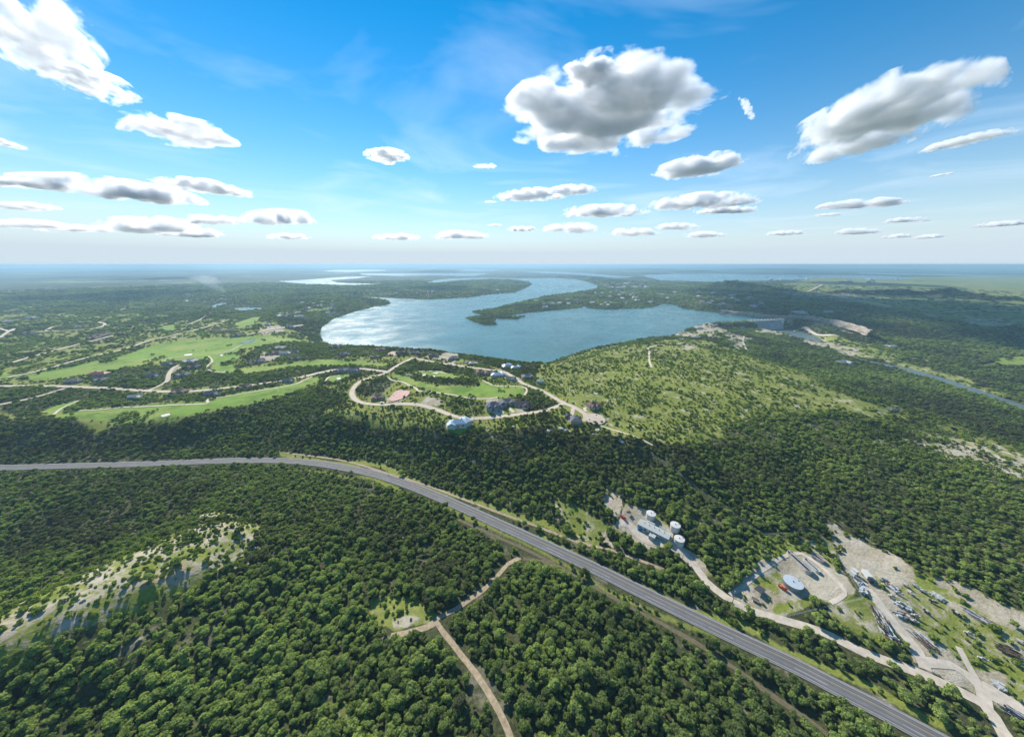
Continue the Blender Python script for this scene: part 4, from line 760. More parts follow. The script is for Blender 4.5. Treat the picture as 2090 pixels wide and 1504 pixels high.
# ---- treatment works
def lathe_tank(name, u, v, r, h, label, roofh=.35, mw='steel', mr='white', ribs=0, vent=True, cat='tank', group=None):
    x, y = at1(u, v); z = z_at(x, y); KEEP.append((x, y, r + 2)); t = thing(name, (x, y, z), 0, label, cat, group)
    MB().cyl((0, 0, -1), (0, 0, h), r, r, 48).build('wall', M[mw], t)
    rb = MB()
    for i in range(ribs): a = 2 * math.pi * i / ribs; rb.box((r * math.cos(a) * 1.01, r * math.sin(a) * 1.01, h / 2), (.3, .25, h), a)
    if ribs: rb.build('rib_band', M['steelwall'], t)
    rf = MB().cyl((0, 0, h + .004), (0, 0, h + .25), r + .15, r + .15, 48).cyl((0, 0, h + .254), (0, 0, h + .25 + roofh), r + .1, .4, 48).build('roof', M[mr], t)
    MB().cyl((0, 0, h + roofh), (0, 0, h + roofh + .9), .35, .3, 10).build('vent', M['dark'], rf); MB().box((r * .78, r * .2, h + .5), (.9, .9, .35)).build('hatch', M['steelwall'], rf)
    ld = MB(); 
    for s_ in (-.25, .25): ld.box((r + .3, s_, h / 2), (.06, .06, h + 1))
    for i in range(int(h * 2)): ld.box((r + .3, 0, i * .5 + .3), (.05, .5, .05))
    ld.build('ladder', M['dark'], t); return t
for (u, v), lab in (((1327.5, 1056), 'white cylindrical tank behind the left end of the long shed'), ((1377, 1079.5), 'middle white cylindrical tank right of the long shed'), ((1385, 1108), 'nearest white cylindrical tank at the right end of the gravel lot')):
    lathe_tank('water_tank', u, v, 3.8, 4.4, lab, .25, 'white', 'white', group='white storage tanks')
xa = onplane(1596.5, 1182, 7.2); xb = onplane(1639.3, 1199.5, 7.2)
lathe_tank('round_tank', 1617, 1194, float(math.hypot(xa[0] - xb[0], xa[1] - xb[1])) / 2 * .98, 2.9, 'wide low round grey steel tank in the middle of the gravel compound', .12, 'steelwall', 'steel', 40)
lathe_tank('round_tank', 1103, 782, 6.5, 4.5, 'round green topped tank beside the upper road', .5, 'stone', 'tealr')
# long shed
(a0, L0) = heading(ZA([(735,660)])[0], ZA([(1100,855)])[0]); bx0, by0 = at1(*ZA([(935,735)])[0]); bz0 = z_at(bx0, by0)
L0 = 25.0; KEEP += [(bx0 + math.cos(a0) * s_, by0 + math.sin(a0) * s_, 7) for s_ in (-8, -3, 3, 8)]
t = thing('long_shed', (bx0, by0, bz0), a0, 'long grey-green metal roofed pump shed among the white tanks', 'building')
mb = MB().box((0, 0, 1.2), (L0, 7.4, 4.4)); gable_walls(mb, 0, 0, 3.4, L0, 7.4, 1.1); mb.build('wall', M['steelwall'], t)
rf = hip(MB(), 0, 0, 3.42, L0, 7.4, 1.1, .3, True).build('roof', M['roofbg'], t)
for i in range(5): MB().cyl((-8 + i * 4, 0, 4.4), (-8 + i * 4, 0, 5.2), .3, .25, 8).build('vent', M['dark'], rf)
for i in range(4):
    f = MB().box((-8.2 + i * 4.3, -3.73, 1.4), (2.4, .08, 2.6)).build('shutter_door', M['white'], t)
for i in range(3): MB().box((-6 + i * 4.3, -3.73, 2.2), (1.0, .07, .8)).build('window', M['glass'], t)
ca, sa = math.cos(a0), math.sin(a0)
def rel(lx, ly): return bx0 + lx * ca - ly * sa, by0 + lx * sa + ly * ca
x, y = rel(1.0, -6.3); t = thing('annex', (x, y, z_at(x, y)), a0, 'small square metal roofed annex in front of the long shed', 'building'); KEEP.append((x, y, 5))
MB().box((0, 0, 1.0), (4.6, 4.4, 4)).build('wall', M['steelwall'], t); r_ = MB().box((0, 0, 3.12), (5.0, 4.8, .22)).build('roof', M['roofbg'], t); MB().box((-1.2, 1.2, 3.4), (.7, .7, .35)).build('vent', M['dark'], r_); MB().box((0, -2.23, 1.0), (1.1, .06, 2.0)).build('door', M['white'], t)
x, y = rel(-4.2, 5.6); t = thing('pressure_tank', (x, y, z_at(x, y)), a0, 'long white horizontal pressure tank between the shed and the rear tank', 'tank')
MB().cyl((-2.9, 0, 1.5), (2.9, 0, 1.5), .95, .95, 20).cyl((-3.3, 0, 1.5), (-2.9, 0, 1.5), .5, .95, 20).cyl((2.9, 0, 1.5), (3.3, 0, 1.5), .95, .5, 20).build('drum', M['white'], t)
for s_ in (-2, 2): MB().box((s_, 0, .4), (.5, 1.5, .9)).build('saddle', M['concrete2'], t)
x, y = rel(4.5, 6.2); t = thing('pump_unit', (x, y, z_at(x, y)), a0, 'cluster of pale pipes and valves behind the long shed', 'machinery')
MB().box((0, 0, .2), (5, 2.6, .5)).build('base', M['concrete2'], t); p = MB(); 
for i in range(4): p.cyl((-1.8 + i * 1.2, -.6, .4), (-1.8 + i * 1.2, -.6, 1.8), .28, .28, 10).cyl((-1.8 + i * 1.2, -.6, 1.6), (-1.8 + i * 1.2, .9, 1.6), .2, .2, 10)
p.build('pipe', M['white'], t); MB().cyl((-2.2, .9, 1.6), (2.4, .9, 1.6), .3, .3, 10).build('header_pipe', M['steel'], t)
x, y = rel(-10.3, -4.3); t = thing('tarp_heap', (x, y, z_at(x, y)), a0 + .3, 'heap of equipment under a blue tarpaulin at the left end of the long shed', 'tarpaulin'); g = MB()
rr_ = random.Random(3)
for i in range(9): g.box((rr_.uniform(-2, 2), rr_.uniform(-1, 1), .5), (1.6, 1.2, rr_.uniform(.9, 1.8)), rr_.uniform(0, 3), .7)
g.build('tarpaulin', M['blue'], t); MB().box((2.6, -1.4, .4), (1.4, 1.0, .8), .4).build('crate', M['steel'], t)
x, y = rel(-6.0, -5.2); t = thing('generator', (x, y, z_at(x, y)), a0, 'small teal and white generator in front of the long shed', 'generator'); MB().box((0, 0, .7), (2.2, 1.2, 1.2)).build('housing', mat('teal_paint', (.12, .28, .28), .5), t); MB().box((0, 0, .1), (2.6, 1.5, .2)).build('skid', M['dark'], t); MB().cyl((.6, 0, 1.3), (.6, 0, 1.9), .1, .1, 8).build('exhaust', M['dark'], t)
# ---- vehicles
def car(label, u, v, rz, paint, s_=1.0, cat='car', pick=False, group=None, name='parked_car'):
    x, y = at1(u, v); t = thing(name, (x, y, z_at(x, y) + .25), rz, label, cat, group); t.scale = (s_,) * 3; KEEP.append((x, y, 3))
    b = MB(); b.box((0, 0, .72), (4.7, 1.85, .62), 0, .97)
    if pick: b.box((-1.5, .85, 1.15), (1.8, .1, .3)).box((-1.5, -.85, 1.15), (1.8, .1, .3)).box((-2.3, 0, 1.15), (.1, 1.75, .3))
    b.build('body', paint, t)
    cb = MB().box((.25 if pick else -.2, 0, 1.32), (1.9 if pick else 2.7, 1.7, .6), 0, .86).build('cabin', M['glass'], t); MB().box((.25 if pick else -.2, 0, 1.65), ((1.6 if pick else 2.2), 1.42, .07)).build('roof_panel', paint, cb)
    for i in (-1.45, 1.45):
        for j in (-.88, .88): w_ = MB().cyl((i, j - .12, .36), (i, j + .12, .36), .36, .36, 16).build('wheel', M['rubber'], t); MB().cyl((i, j - .125, .36), (i, j + .125, .36), .2, .2, 10).build('rim', M['steel'], w_)
    for j in (-.65, .65): MB().box((2.36, j, .78), (.05, .3, .16)).build('headlight', M['white'], t); MB().box((-2.36, j, .82), (.05, .25, .16)).build('tail_light', M['red'], t)
    return t
hd = lambda p, q: heading(p, q)[0]
car('red pickup truck on the gravel at the left end of the lot', 1272.2, 1058, hd((1267.5,1053.5),(1276.5,1062)), M['red'], 1.15, 'pickup truck', True, name='pickup_truck')
car('orange pickup truck parked beside the wide round tank', *ZB([(735,965)])[0], hd(ZB([(690,935)])[0], ZB([(775,995)])[0]), M['orange'], 1.15, 'pickup truck', True, name='pickup_truck')
for k, (u, v, rz, pm, lab) in enumerate(((780,823.5,0,'white','white car on the loop road by the pink plot'),(1215,1094,0,'white','white vehicle'))[:1]): car(lab, u, v, rz, M[pm], 1.2)
def box_trailer(label, p, q, wd=2.6, name='box_trailer', cab=False):
    a, L_ = heading(p, q); u, v = (p[0] + q[0]) / 2, (p[1] + q[1]) / 2; x, y = at1(u, v); L_ = min(L_, 15); t = thing(name, (x, y, z_at(x, y) + .2), a, label, 'trailer', 'white box trailers'); KEEP.append((x, y, 6))
    MB().box((0, 0, 2.4), (L_, wd, 2.7)).build('box', M['white'], t); MB().box((0, 0, .98), (L_ * .95, .9, .14)).build('chassis', M['dark'], t)
    for i in (-L_ * .38, -L_ * .28):
        for j in (-1.1, 1.1): MB().cyl((i, j - .15, .5), (i, j + .15, .5), .5, .5, 14).build('wheel', M['rubber'], t)
    for j in (-.9, .9): MB().box((L_ * .3, j, .5), (.15, .15, 1.0)).build('leg', M['dark'], t)
    if cab: c = MB().box((L_ / 2 + 1.4, 0, 1.5), (2.0, 2.3, 2.3), 0, .9).build('cab', M['dark'], t)
    return t
box_trailer('big white box trailer parked at the head of the right gravel yard road', ZC([(240,370)])[0], ZC([(282,425)])[0], 3.0, cab=True)
box_trailer('narrow white trailer left of the big box trailer', ZC([(158,360)])[0], ZC([(196,393)])[0], 2.2)
box_trailer('white flat trailer lying lowest beside the compound fence', ZC([(146,376)])[0], ZC([(182,408)])[0], 1.6)
t = None
def flatbed(label, p, q):
    a, L_ = heading(p, q); u, v = (p[0] + q[0]) / 2, (p[1] + q[1]) / 2; x, y = at1(u, v); t = thing('flatbed_trailer', (x, y, z_at(x, y) + .2), a, label, 'trailer'); KEEP.append((x, y, 4))
    MB().box((0, 0, .8), (L_, 2.2, .15)).build('deck', M['wood'], t); MB().box((L_ / 2 + .8, 0, .7), (1.8, .15, .12)).build('drawbar', M['dark'], t)
    for i in (-.6, .6):
        for j in (-1.2, 1.2): MB().cyl((i, j - .12, .4), (i, j + .12, .4), .4, .4, 12).build('wheel', M['rubber'], t)
    for j in (-1.1, 1.1): MB().box((0, j, 1.1), (L_, .06, .5)).build('side_rail', M['steel'], t)
flatbed('pale flatbed trailer below the dark canopy in the gravel compound', ZB([(295,1105)])[0], ZB([(400,1165)])[0])
x, y = at1(*ZB([(405,1010)])[0]); t = thing('canopy', (x, y, z_at(x, y)), .5, 'dark flat canopy on posts in the left part of the compound', 'canopy'); KEEP.append((x, y, 5))
MB().box((0, 0, 2.6), (6.2, 4.6, .25)).build('roof', mat('black_roofing', (.05, .055, .06), .6, noise=.2, nscale=2), t)
for i in (-2.8, 2.8):
    for j in (-2.1, 2.1): MB().box((i, j, 1.2), (.18, .18, 2.6)).build('post', M['steel'], t)
x, y = at1(1283, 1049); t = thing('canopy', (x, y, z_at(x, y)), .4, 'small slatted dark canopy beside the red pickup truck', 'canopy'); KEEP.append((x, y, 3)); MB().box((0, 0, 2.1), (3.6, 2.8, .12)).build('roof', M['dark'], t)
for i in (-1.6, 1.6):
    for j in (-1.2, 1.2): MB().box((i, j, .9), (.12, .12, 2.3)).build('post', M['white'], t)
# ---- settling basins
def basin(label, p, q, wd, h, wallm, innerm, walk=True, name='settling_basin'):
    a, L_ = heading(p, q); u, v = (p[0] + q[0]) / 2, (p[1] + q[1]) / 2; x, y = at1(u, v); t = thing(name, (x, y, z_at(x, y)), a, label, 'basin'); r = wd / 2; s_ = max(L_ / 2 - r, .1); KEEP.append((x, y, L_ / 2 + 1)); k = 16
    def loop(rad): return [(s_ + rad * math.cos(-math.pi / 2 + math.pi * i / k), rad * math.sin(-math.pi / 2 + math.pi * i / k)) for i in range(k + 1)] + [(-s_ + rad * math.cos(math.pi / 2 + math.pi * i / k), rad * math.sin(math.pi / 2 + math.pi * i / k)) for i in range(k + 1)]
    o_, i_ = loop(r), loop(r - .28); n = len(o_); vs = [(a_, b, -1) for a_, b in o_] + [(a_, b, h) for a_, b in o_] + [(a_, b, h) for a_, b in i_] + [(a_, b, .3) for a_, b in i_]; fs = []
    for lv in range(3): fs += [(lv * n + i, lv * n + (i + 1) % n, (lv + 1) * n + (i + 1) % n, (lv + 1) * n + i) for i in range(n)]
    MB().add(vs, fs).build('wall', wallm, t); MB().add([(a_, b, h * .45) for a_, b in i_], [tuple(range(n))]).build('sludge_surface', innerm, t)
    if walk:
        w_ = MB().box((0, 0, h + .08), (L_ * .97, .55, .12)).build('walkway', M['white'], t); g = MB()
        for j in (-.3, .3): g.box((0, j, h + 1.1), (L_ * .95, .05, .05))
        for i in range(7): g.box(((i - 3) * L_ * .15, .3, h + .6), (.05, .05, 1.0)).box(((i - 3) * L_ * .15, -.3, h + .6), (.05, .05, 1.0))
        g.build('handrail', M['steel'], w_)
basin('long round-ended steel basin with dark water at the top of the compound', ZB([(800,440)])[0], ZB([(1120,770)])[0], 4.8, 2.4, M['concrete2'], M['dark'])
basin('narrow white-walled basin right of the long dark one', ZB([(1030,550)])[0], ZB([(1235,755)])[0], 2.6, 1.9, M['white'], M['dark'], False)
basin('short rust-rimmed oval tank at the top right of the compound', ZB([(1135,485)])[0], ZB([(1310,610)])[0], 4.4, 2.2, M['concrete2'], M['rust'])
# ---- boat and junk yard
def boat(label, p, q, hullm, group='stored boats', wd=None):
    a, L_ = heading(p, q); u, v = (p[0] + q[0]) / 2, (p[1] + q[1]) / 2; x, y = at1(u, v); L_ = min(max(L_, 4), 12); wd = wd or L_ * .3; t = thing('boat', (x, y, z_at(x, y)), a, label, 'boat', group); KEEP.append((x, y, L_ / 2))
    sec = [(-.5, .85, .0), (-.2, 1, 0), (.15, .95, .03), (.36, .6, .10), (.5, .03, .22)]; vs = []; fs = []
    for sx, bw, up in sec: yb = wd / 2 * bw; X0 = sx * L_; vs += [(X0, -yb, 1.9 + up * 2), (X0, -yb * .6, .9 + up * 3), (X0, 0, .7 + up * 4), (X0, yb * .6, .9 + up * 3), (X0, yb, 1.9 + up * 2)]
    for i in range(4):
        for j in range(4): fs.append((i * 5 + j, (i + 1) * 5 + j, (i + 1) * 5 + j + 1, i * 5 + j + 1))
        fs.append((i * 5, i * 5 + 4, (i + 1) * 5 + 4, (i + 1) * 5))
    fs.append((0, 1, 2, 3, 4)); MB().add(vs, fs).build('hull', hullm, t)
    MB().box((-.02 * L_, 0, 2.3), (L_ * .36, wd * .6, .8), 0, .8).build('cabin', M['fade'], t); MB().box((.1 * L_, 0, 2.25), (L_ * .13, wd * .55, .35)).build('windscreen', M['glass'], t)
    c = MB().box((-.03 * L_, -.5, .55), (L_ * .8, .12, .15)).box((-.03 * L_, .5, .55), (L_ * .8, .12, .15)).build('cradle', M['dark'], t)
    for j in (-wd * .4, wd * .4): MB().cyl((-L_ * .15, j - .1, .35), (-L_ * .15, j + .1, .35), .35, .35, 12).build('wheel', M['rubber'], t)
def cz(x, y, dx, dy): return ZC([(x - dx, y - dy)])[0], ZC([(x + dx, y + dy)])[0]
BO = [(538,465,24,20,'white','largest white boat in the upper yard'),(565,515,16,18,'white','white boat just below the largest one'),(608,472,15,9,'steel','pale boat right of the largest one'),(660,508,15,8,'steel','small pale boat on the upper grass'),(440,541,30,12,'white','long white boat beside the gravel road'),
 (500,590,34,16,'white','low white boat among dark clutter'),(602,676,30,13,'white','white boat in the middle of the yard clutter'),(592,714,22,10,'white','white boat below the middle clutter'),(885,660,32,30,'dark','black barge on the right of the yard'),(680,650,14,14,'dark','dark skiff alone on the grass'),
 (970,799,24,11,'white','white boat by the bushes in the right grass'),(1065,976,22,11,'white','pale boat upside down low in the yard'),(1330,860,28,24,'white','white boat cut by the right edge of the picture'),(455,832,14,8,'steel','grey skiff beside the lower road'),(725,578,34,16,'dark','dark hulled boat by the white wreck'),(240,517,20,8,'steel','grey skiff by the compound corner'),(395,432,16,10,'blue','boat under a blue cover at the top'),(482,516,18,8,'steel','grey boat near the top of the yard')]
for x_, y_, dx_, dy_, m_, lab in BO: p, q = cz(x_, y_, dx_, dy_); boat(lab, p, q, M['fade' if m_ == 'white' else m_])
def junk(label, x_, y_, wx, wy, seed, mats, n=26, cat='scrap heap', long=False):
    rj = random.Random(seed); x, y = at1(*ZC([(x_, y_)])[0]); a, L_ = heading(ZC([(x_ - wx, y_ - wy)])[0], ZC([(x_ + wx, y_ + wy)])[0]); L_ = min(L_, 30); KEEP.append((x, y, L_ * .4))
    t = thing('scrap_heap', (x, y, z_at(x, y)), a, label, cat)
    for k, nm in enumerate(('timber', 'metal_sheet', 'crate')[:len(mats)]):
        g = MB()
        for i in range(n): 
            d = (rj.uniform(2, 6), rj.uniform(.15, .4), .25) if (long or k == 0) else ((rj.uniform(.8, 3), rj.uniform(.5, 1.6), rj.uniform(.2, 1.2)))
            g.box((rj.uniform(-.5, .5) * L_, rj.uniform(-1, 1) * (1.6 if not long else 3), rj.uniform(.1, 1.0)), d, rj.gauss(0, .12 if long else .5))
        g.build(nm, M[mats[k]], t)
J = [('long row of dark scrap timber beside the compound fence',330,640,60,130,('wood','dark','steel')),('row of scrap below the compound fence',420,800,40,60,('wood','dark','steel')),('grey scrap row at the foot of the yard road',650,830,50,50,('steel','dark','wood')),('dark clutter of trailers in the upper yard',430,465,50,25,('dark','steel','wood')),
 ('clutter of frames around the white boats',520,600,50,30,('dark','steel','fade')),('dark clutter left of the middle white boat',530,668,50,12,('dark','wood','steel')),('long stack of grey pipes on the right grass',1030,670,90,50,('steel','steel','wood')),('white wreckage heap at the top of the yard',752,532,26,20,('fade','steel','fade')),('weathered timber stack in the lower right bushes',1240,905,50,20,('wood','dark','wood')),
 ('pile of white rubble beside the junction apron',1180,1150,30,20,('fade','concrete2','steel')),('grey junk at the yard entrance right of the compound',240,480,14,40,('dark','steel','wood')),('row of dark culvert rings at the bottom right',1290,1350,60,40,('dark','steel','dark'))]
for k, (lab, x_, y_, wx, wy, ms) in enumerate(J): junk(lab, x_, y_, wx, wy, k, ms, long='row' in lab or 'stack' in lab)
# ---- utility poles and wires
def pole(u, v, label, rz=0, h=11.5, pr={}):
    x, y = at1(u, v); z = z_at(x, y)
    if not pr:
        t = thing('utility_pole', (x, y, z), rz, label, 'utility pole', 'wooden utility poles'); MB().cyl((0, 0, -1), (0, 0, h), .20, .13, 8).build('post', M['wood'], t); c = MB().box((0, 0, h - .8), (2.8, .14, .16)).build('crossarm', M['wood'], t)
        for s_ in (-1.2, 0, 1.2): MB().cyl((s_, 0, h - .7), (s_, 0, h - .4), .09, .06, 8).build('insulator', M['white'], c)
        MB().cyl((.35, .1, h - 2.6), (.35, .1, h - 1.6), .3, .3, 12).build('transformer', M['steel'], t); pr['t'] = (t, kids_of(t)); return (x, y, z + h - .5)
    t, k = pr['t']; copy_thing(t, (x, y, z), rz, 1, label, None, k); return (x, y, z + h - .5)
def wire(label, P_):
    g = MB()
    for a, b in zip(P_[:-1], P_[1:]):
        for off in (-1.1, 1.1):
            pts = []; 
            for i in range(9): t_ = i / 8; pts.append((a[0] + (b[0] - a[0]) * t_ + off * .7, a[1] + (b[1] - a[1]) * t_ - off * .7, a[2] + (b[2] - a[2]) * t_ - 2.2 * math.sin(math.pi * t_)))
            for p, q in zip(pts[:-1], pts[1:]): g.cyl(p, q, .035, .035, 4, False)
    o = g.build('power_line', M['dark']); tag(o, label, 'power line')
A_ = [pole(1495, 1229, 'utility pole by the gravel road left of the compound', .9), pole(1390, 1155, 'utility pole beside the gravel road below the tanks', .9), pole(1238, 1090, 'utility pole at the left tip of the gravel lot', .9), pole(1120, 1064, 'utility pole in the cleared strip above the highway', .9), pole(960, 1012, 'utility pole farther left in the cleared strip', .9), pole(790, 958, 'leftmost utility pole of the cleared strip', .9)]
wire('pair of grey wires strung along the cleared strip above the highway', A_[::-1])
A2 = [pole(u, v, lab, .1) for u, v, lab in ((716, 828, 'utility pole at the left bend of the loop road'), (780, 833, 'utility pole below the pink plot on the loop road'), (850, 842, 'utility pole on the lower side of the loop road before the lawn house'), (921, 856, 'utility pole left of the lawn house drive'), (968, 857, 'utility pole right of the lawn house drive'), (1022, 853, 'utility pole in front of the blue-grey house'), (1076, 848, 'utility pole in front of the dark gabled house'), (1104, 842, 'rightmost utility pole on the loop road'))]
wire('pair of grey wires strung along the loop road', A2)
# ---- fences
def fence(label, px, h=1.8, step=3.2, m='steel'):
    ln = smooth_line(atp(px), step) if len(px) > 2 else np.array([np.array(atp(px)[0]) * (1 - s_) + np.array(atp(px)[1]) * s_ for s_ in np.linspace(0, 1, max(2, int(math.dist(*atp(px)) / step)))])
    zz_ = hgt(ln[:, 0], ln[:, 1]); t = thing('wire_fence', (float(ln[0, 0]), float(ln[0, 1]), float(zz_[0])), 0, label, 'fence'); o0 = np.array([ln[0, 0], ln[0, 1], zz_[0]])
    P_ = np.column_stack([ln, zz_]) - o0; ps = MB(); rl = MB(); 
    for p in P_: ps.cyl((p[0], p[1], p[2] - .5), (p[0], p[1], p[2] + h), .06, .06, 5)
    for hh_ in (.5, 1.1, h): 
        for p, q in zip(P_[:-1], P_[1:]): rl.cyl((p[0], p[1], p[2] + hh_), (q[0], q[1], q[2] + hh_), .03, .03, 4, False)
    o = ps.build('posts', M[m], t); o['kind'] = 'stuff' if len(P_) > 100 else 'part'
    if 'kind' in o and o['kind'] == 'part': del o['kind']
    rl.build('wire_mesh', M[m], t); ROADS_ALL.append((ln, 2.0))
fence('pale fence line cutting diagonally through the dark woods to the compound', [(1335,930),(1385,965),(1440,1010),(1500,1050),(1556,1091)])
fence('pale fence along the top of the compound', ZB([(470,215),(900,210),(1000,300)])); fence('grey fence up to the bare slope above the compound', ZB([(820,195),(1180,160),(1350,350),(1550,600),(1700,860),(1850,1110)]))
fence('grey chain-link fence along the lower side of the compound', ZB([(1860,1115),(1400,1215),(740,1370)])); fence('fence between the gravel road and the roadside trees', ZB([(30,1150),(400,1340),(700,1500)]))
# ---- dam
def dam():
    zt = -11.0; top = [(float(a), float(b)) for a, b in (onplane(u, v, zt) for u, v in ((1448,658),(1490,656.5),(1526,654.5),(1560,653.5),(1591,652.5),(1625,650.5)))]
    t = thing('dam', (top[2][0], top[2][1], -50), 0, 'grey concrete dam holding back the right arm of the lake', 'dam'); ox, oy = top[2]
    def wallp(name, i, j, base, slope, m, thick=7, zt_=zt):
        (x0, y0), (x1, y1) = top[i], top[j]; dx_, dy_ = x1 - x0, y1 - y0; L_ = math.hypot(dx_, dy_); nx_, ny_ = dy_ / L_, -dx_ / L_   # towards the river
        mb = MB(); vs = [(x0, y0, zt_), (x1, y1, zt_), (x1 + nx_ * thick, y1 + ny_ * thick, zt_), (x0 + nx_ * thick, y0 + ny_ * thick, zt_), (x0, y0, -60), (x1, y1, -60), (x1 + nx_ * (thick + slope), y1 + ny_ * (thick + slope), base), (x0 + nx_ * (thick + slope), y0 + ny_ * (thick + slope), base)]
        vs = [(a - ox, b - oy, c + 50) for a, b, c in vs]; mb.add(vs, [(0, 1, 2, 3), (3, 2, 6, 7), (0, 3, 7, 4), (1, 5, 6, 2), (0, 4, 5, 1), (4, 7, 6, 5)]); return mb.build(name, m, t), (nx_, ny_)
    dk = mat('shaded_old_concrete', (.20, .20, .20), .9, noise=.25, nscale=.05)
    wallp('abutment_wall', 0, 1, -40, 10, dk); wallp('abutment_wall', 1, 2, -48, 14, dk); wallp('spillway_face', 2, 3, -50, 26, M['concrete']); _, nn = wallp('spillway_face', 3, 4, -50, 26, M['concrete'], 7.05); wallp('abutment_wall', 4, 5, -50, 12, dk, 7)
    for k in range(11):
        f = k / 10; i, j, g = (2, 3, f * 2) if f < .5 else (3, 4, f * 2 - 1); x = top[i][0] * (1 - g) + top[j][0] * g; y = top[i][1] * (1 - g) + top[j][1] * g
        MB().box((x - ox + nn[0] * 3, y - oy + nn[1] * 3, zt + 52.5), (1.6, 8, 5), math.atan2(nn[1], nn[0]) + math.pi / 2).build('gate_pier', M['concrete2'], t)
    MB().box((top[4][0] - ox + nn[0] * 8, top[4][1] - oy + nn[1] * 8, 24), (6, 26, 44), math.atan2(nn[1], nn[0]) + math.pi / 2).build('end_pier', M['concrete2'], t)
    x, y = onplane(1606, 667, -44); x, y = float(x), float(y); p = thing('powerhouse', (x, y, -50), math.atan2(nn[1], nn[0]) + math.pi / 2, 'white concrete powerhouse block at the right foot of the dam', 'building'); MB().box((0, 0, 8), (34, 16, 18)).build('wall', M['white'], p); MB().box((0, 0, 17.4), (36, 18, .8)).build('roof', M['concrete2'], p)
    for k in range(4): MB().box((-12 + k * 8, -8.1, 9), (4, .3, 8)).build('window', M['glass'], p)
dam()
# ---- rim rocks
def rockmesh(seed):
    g = np.random.default_rng(seed); bm = bmesh.new(); bmesh.ops.create_icosphere(bm, subdivisions=2, radius=1)
    for v in bm.verts: v.co *= 1 + g.uniform(-.25, .25); v.co.z *= .55; v.co.x *= 1.5
    me = bpy.data.meshes.new('boulder'); bm.to_mesh(me); bm.free(); me.materials.append(M['rock']); return me
rms = [rockmesh(i) for i in range(4)]
line = Z4([(1080,985),(1250,1010),(1310,1020),(1400,1025),(1500,1030),(1600,1025),(1700,1045),(1760,1055),(1850,1055),(1960,1080),(2030,1110)]) ; LN = smooth_line(atp(line), 6)
gr_ = np.random.default_rng(9)
for i in range(len(LN)):
    if gr_.uniform() < .62:
        x, y = LN[i] + gr_.normal(0, 3.5, 2); o = obj('boulder', rms[i % 4], None, (x, y, z_at(x, y) + .3)); s_ = gr_.uniform(1.0, 3.0); o.scale = (s_ * 1.3, s_, s_ * 1.1); o.rotation_euler = (0, 0, gr_.uniform(0, 3)); KEEP.append((float(x), float(y), 2.5)); nb_ = globals().get('nb_', 0) + 1; tag(o, f'pale limestone boulder on the rocky rim, {ordn(nb_)} from the left', 'boulder', 'boulders of the limestone rim')
# ---- sand bunkers, pads, ponds, lawns, docks as thin sheets on the ground
def sheet(name, P_, m, lift, kind='structure'):
    n = 24; ln = np.array(P_ + [P_[0]]); c = np.mean(np.array(P_), 0); cc = smooth_line(ln, 3)[:-1]; zz_ = hgt(cc[:, 0], cc[:, 1]); VV = [(c[0], c[1], z_at(*c) + lift)] + [(a, b, z_ + lift) for (a, b), z_ in zip(cc, zz_)]; k = len(cc)
    o = MB().add(VV, [(0, 1 + i, 1 + (i + 1) % k) for i in range(k)]).build(name, m); tag(o, kind=kind)
sand = mat('bunker_sand', (.66, .62, .54), .95)
for P_ in BUNK_W: sheet('sand_bunker', P_, sand, .6)
lawn = mat('bright_lawn', (.12, .30, .01), .9, noise=.15, nscale=.5)
for p in (Z4([(930,1035),(960,1035),(975,1052),(950,1050)]), Z4([(985,1048),(1015,1048),(1022,1062),(990,1064)]), Z4([(1018,1035),(1047,1033),(1042,1052),(1022,1050)])): sheet('lawn', atp(p), lawn, .8)
sheet('pond_water', atp(Z3([(1468,510),(1490,500),(1555,489),(1545,497),(1500,512)])), M['lake'], 1.0)
pink = mat('pink_building_pad', (.55, .36, .30), .95, noise=.15, nscale=.3); sheet('building_plot', atp(Z4([(580,850),(628,800),(702,802),(685,838),(600,866)])), pink, .9)
sheet('building_plot', atp(Z4([(565,580),(600,562),(638,568),(615,590)])), mat('tan_building_pad', (.5, .38, .28), .95, noise=.1, nscale=.3), 1.2)
for k, (u, v, n_, rz) in enumerate(((1290,630,3,0.2),(1062,637,3,.4),(1082,582,4,.1),(905,596,3,0),(640 + 440,575,3,.3),(1010,614,3,.3))):
    x, y = map(float, onplane(u, v, LAKE_Z)); t = thing('boat_dock', (x, y, LAKE_Z), rz, ('covered boat dock off the right peninsula','boat dock on the shoreline behind the small islands','boat dock at the tip of the middle peninsula','boat dock on the near side of the middle peninsula','dock in the channel beyond the middle peninsula','dock in mid channel off the middle peninsula')[k], 'dock')
    MB().box((0, 0, .5), (26, 3, .5)).build('deck', M['wood'], t); MB().box((8, 6, 3.4), (14, 9, .4)).build('roof', M['steel'], t)
    for i in (2, 14):
        for j in (2, 10): MB().box((i, j, 1.6), (.4, .4, 3.4)).build('post', M['steel'], t)
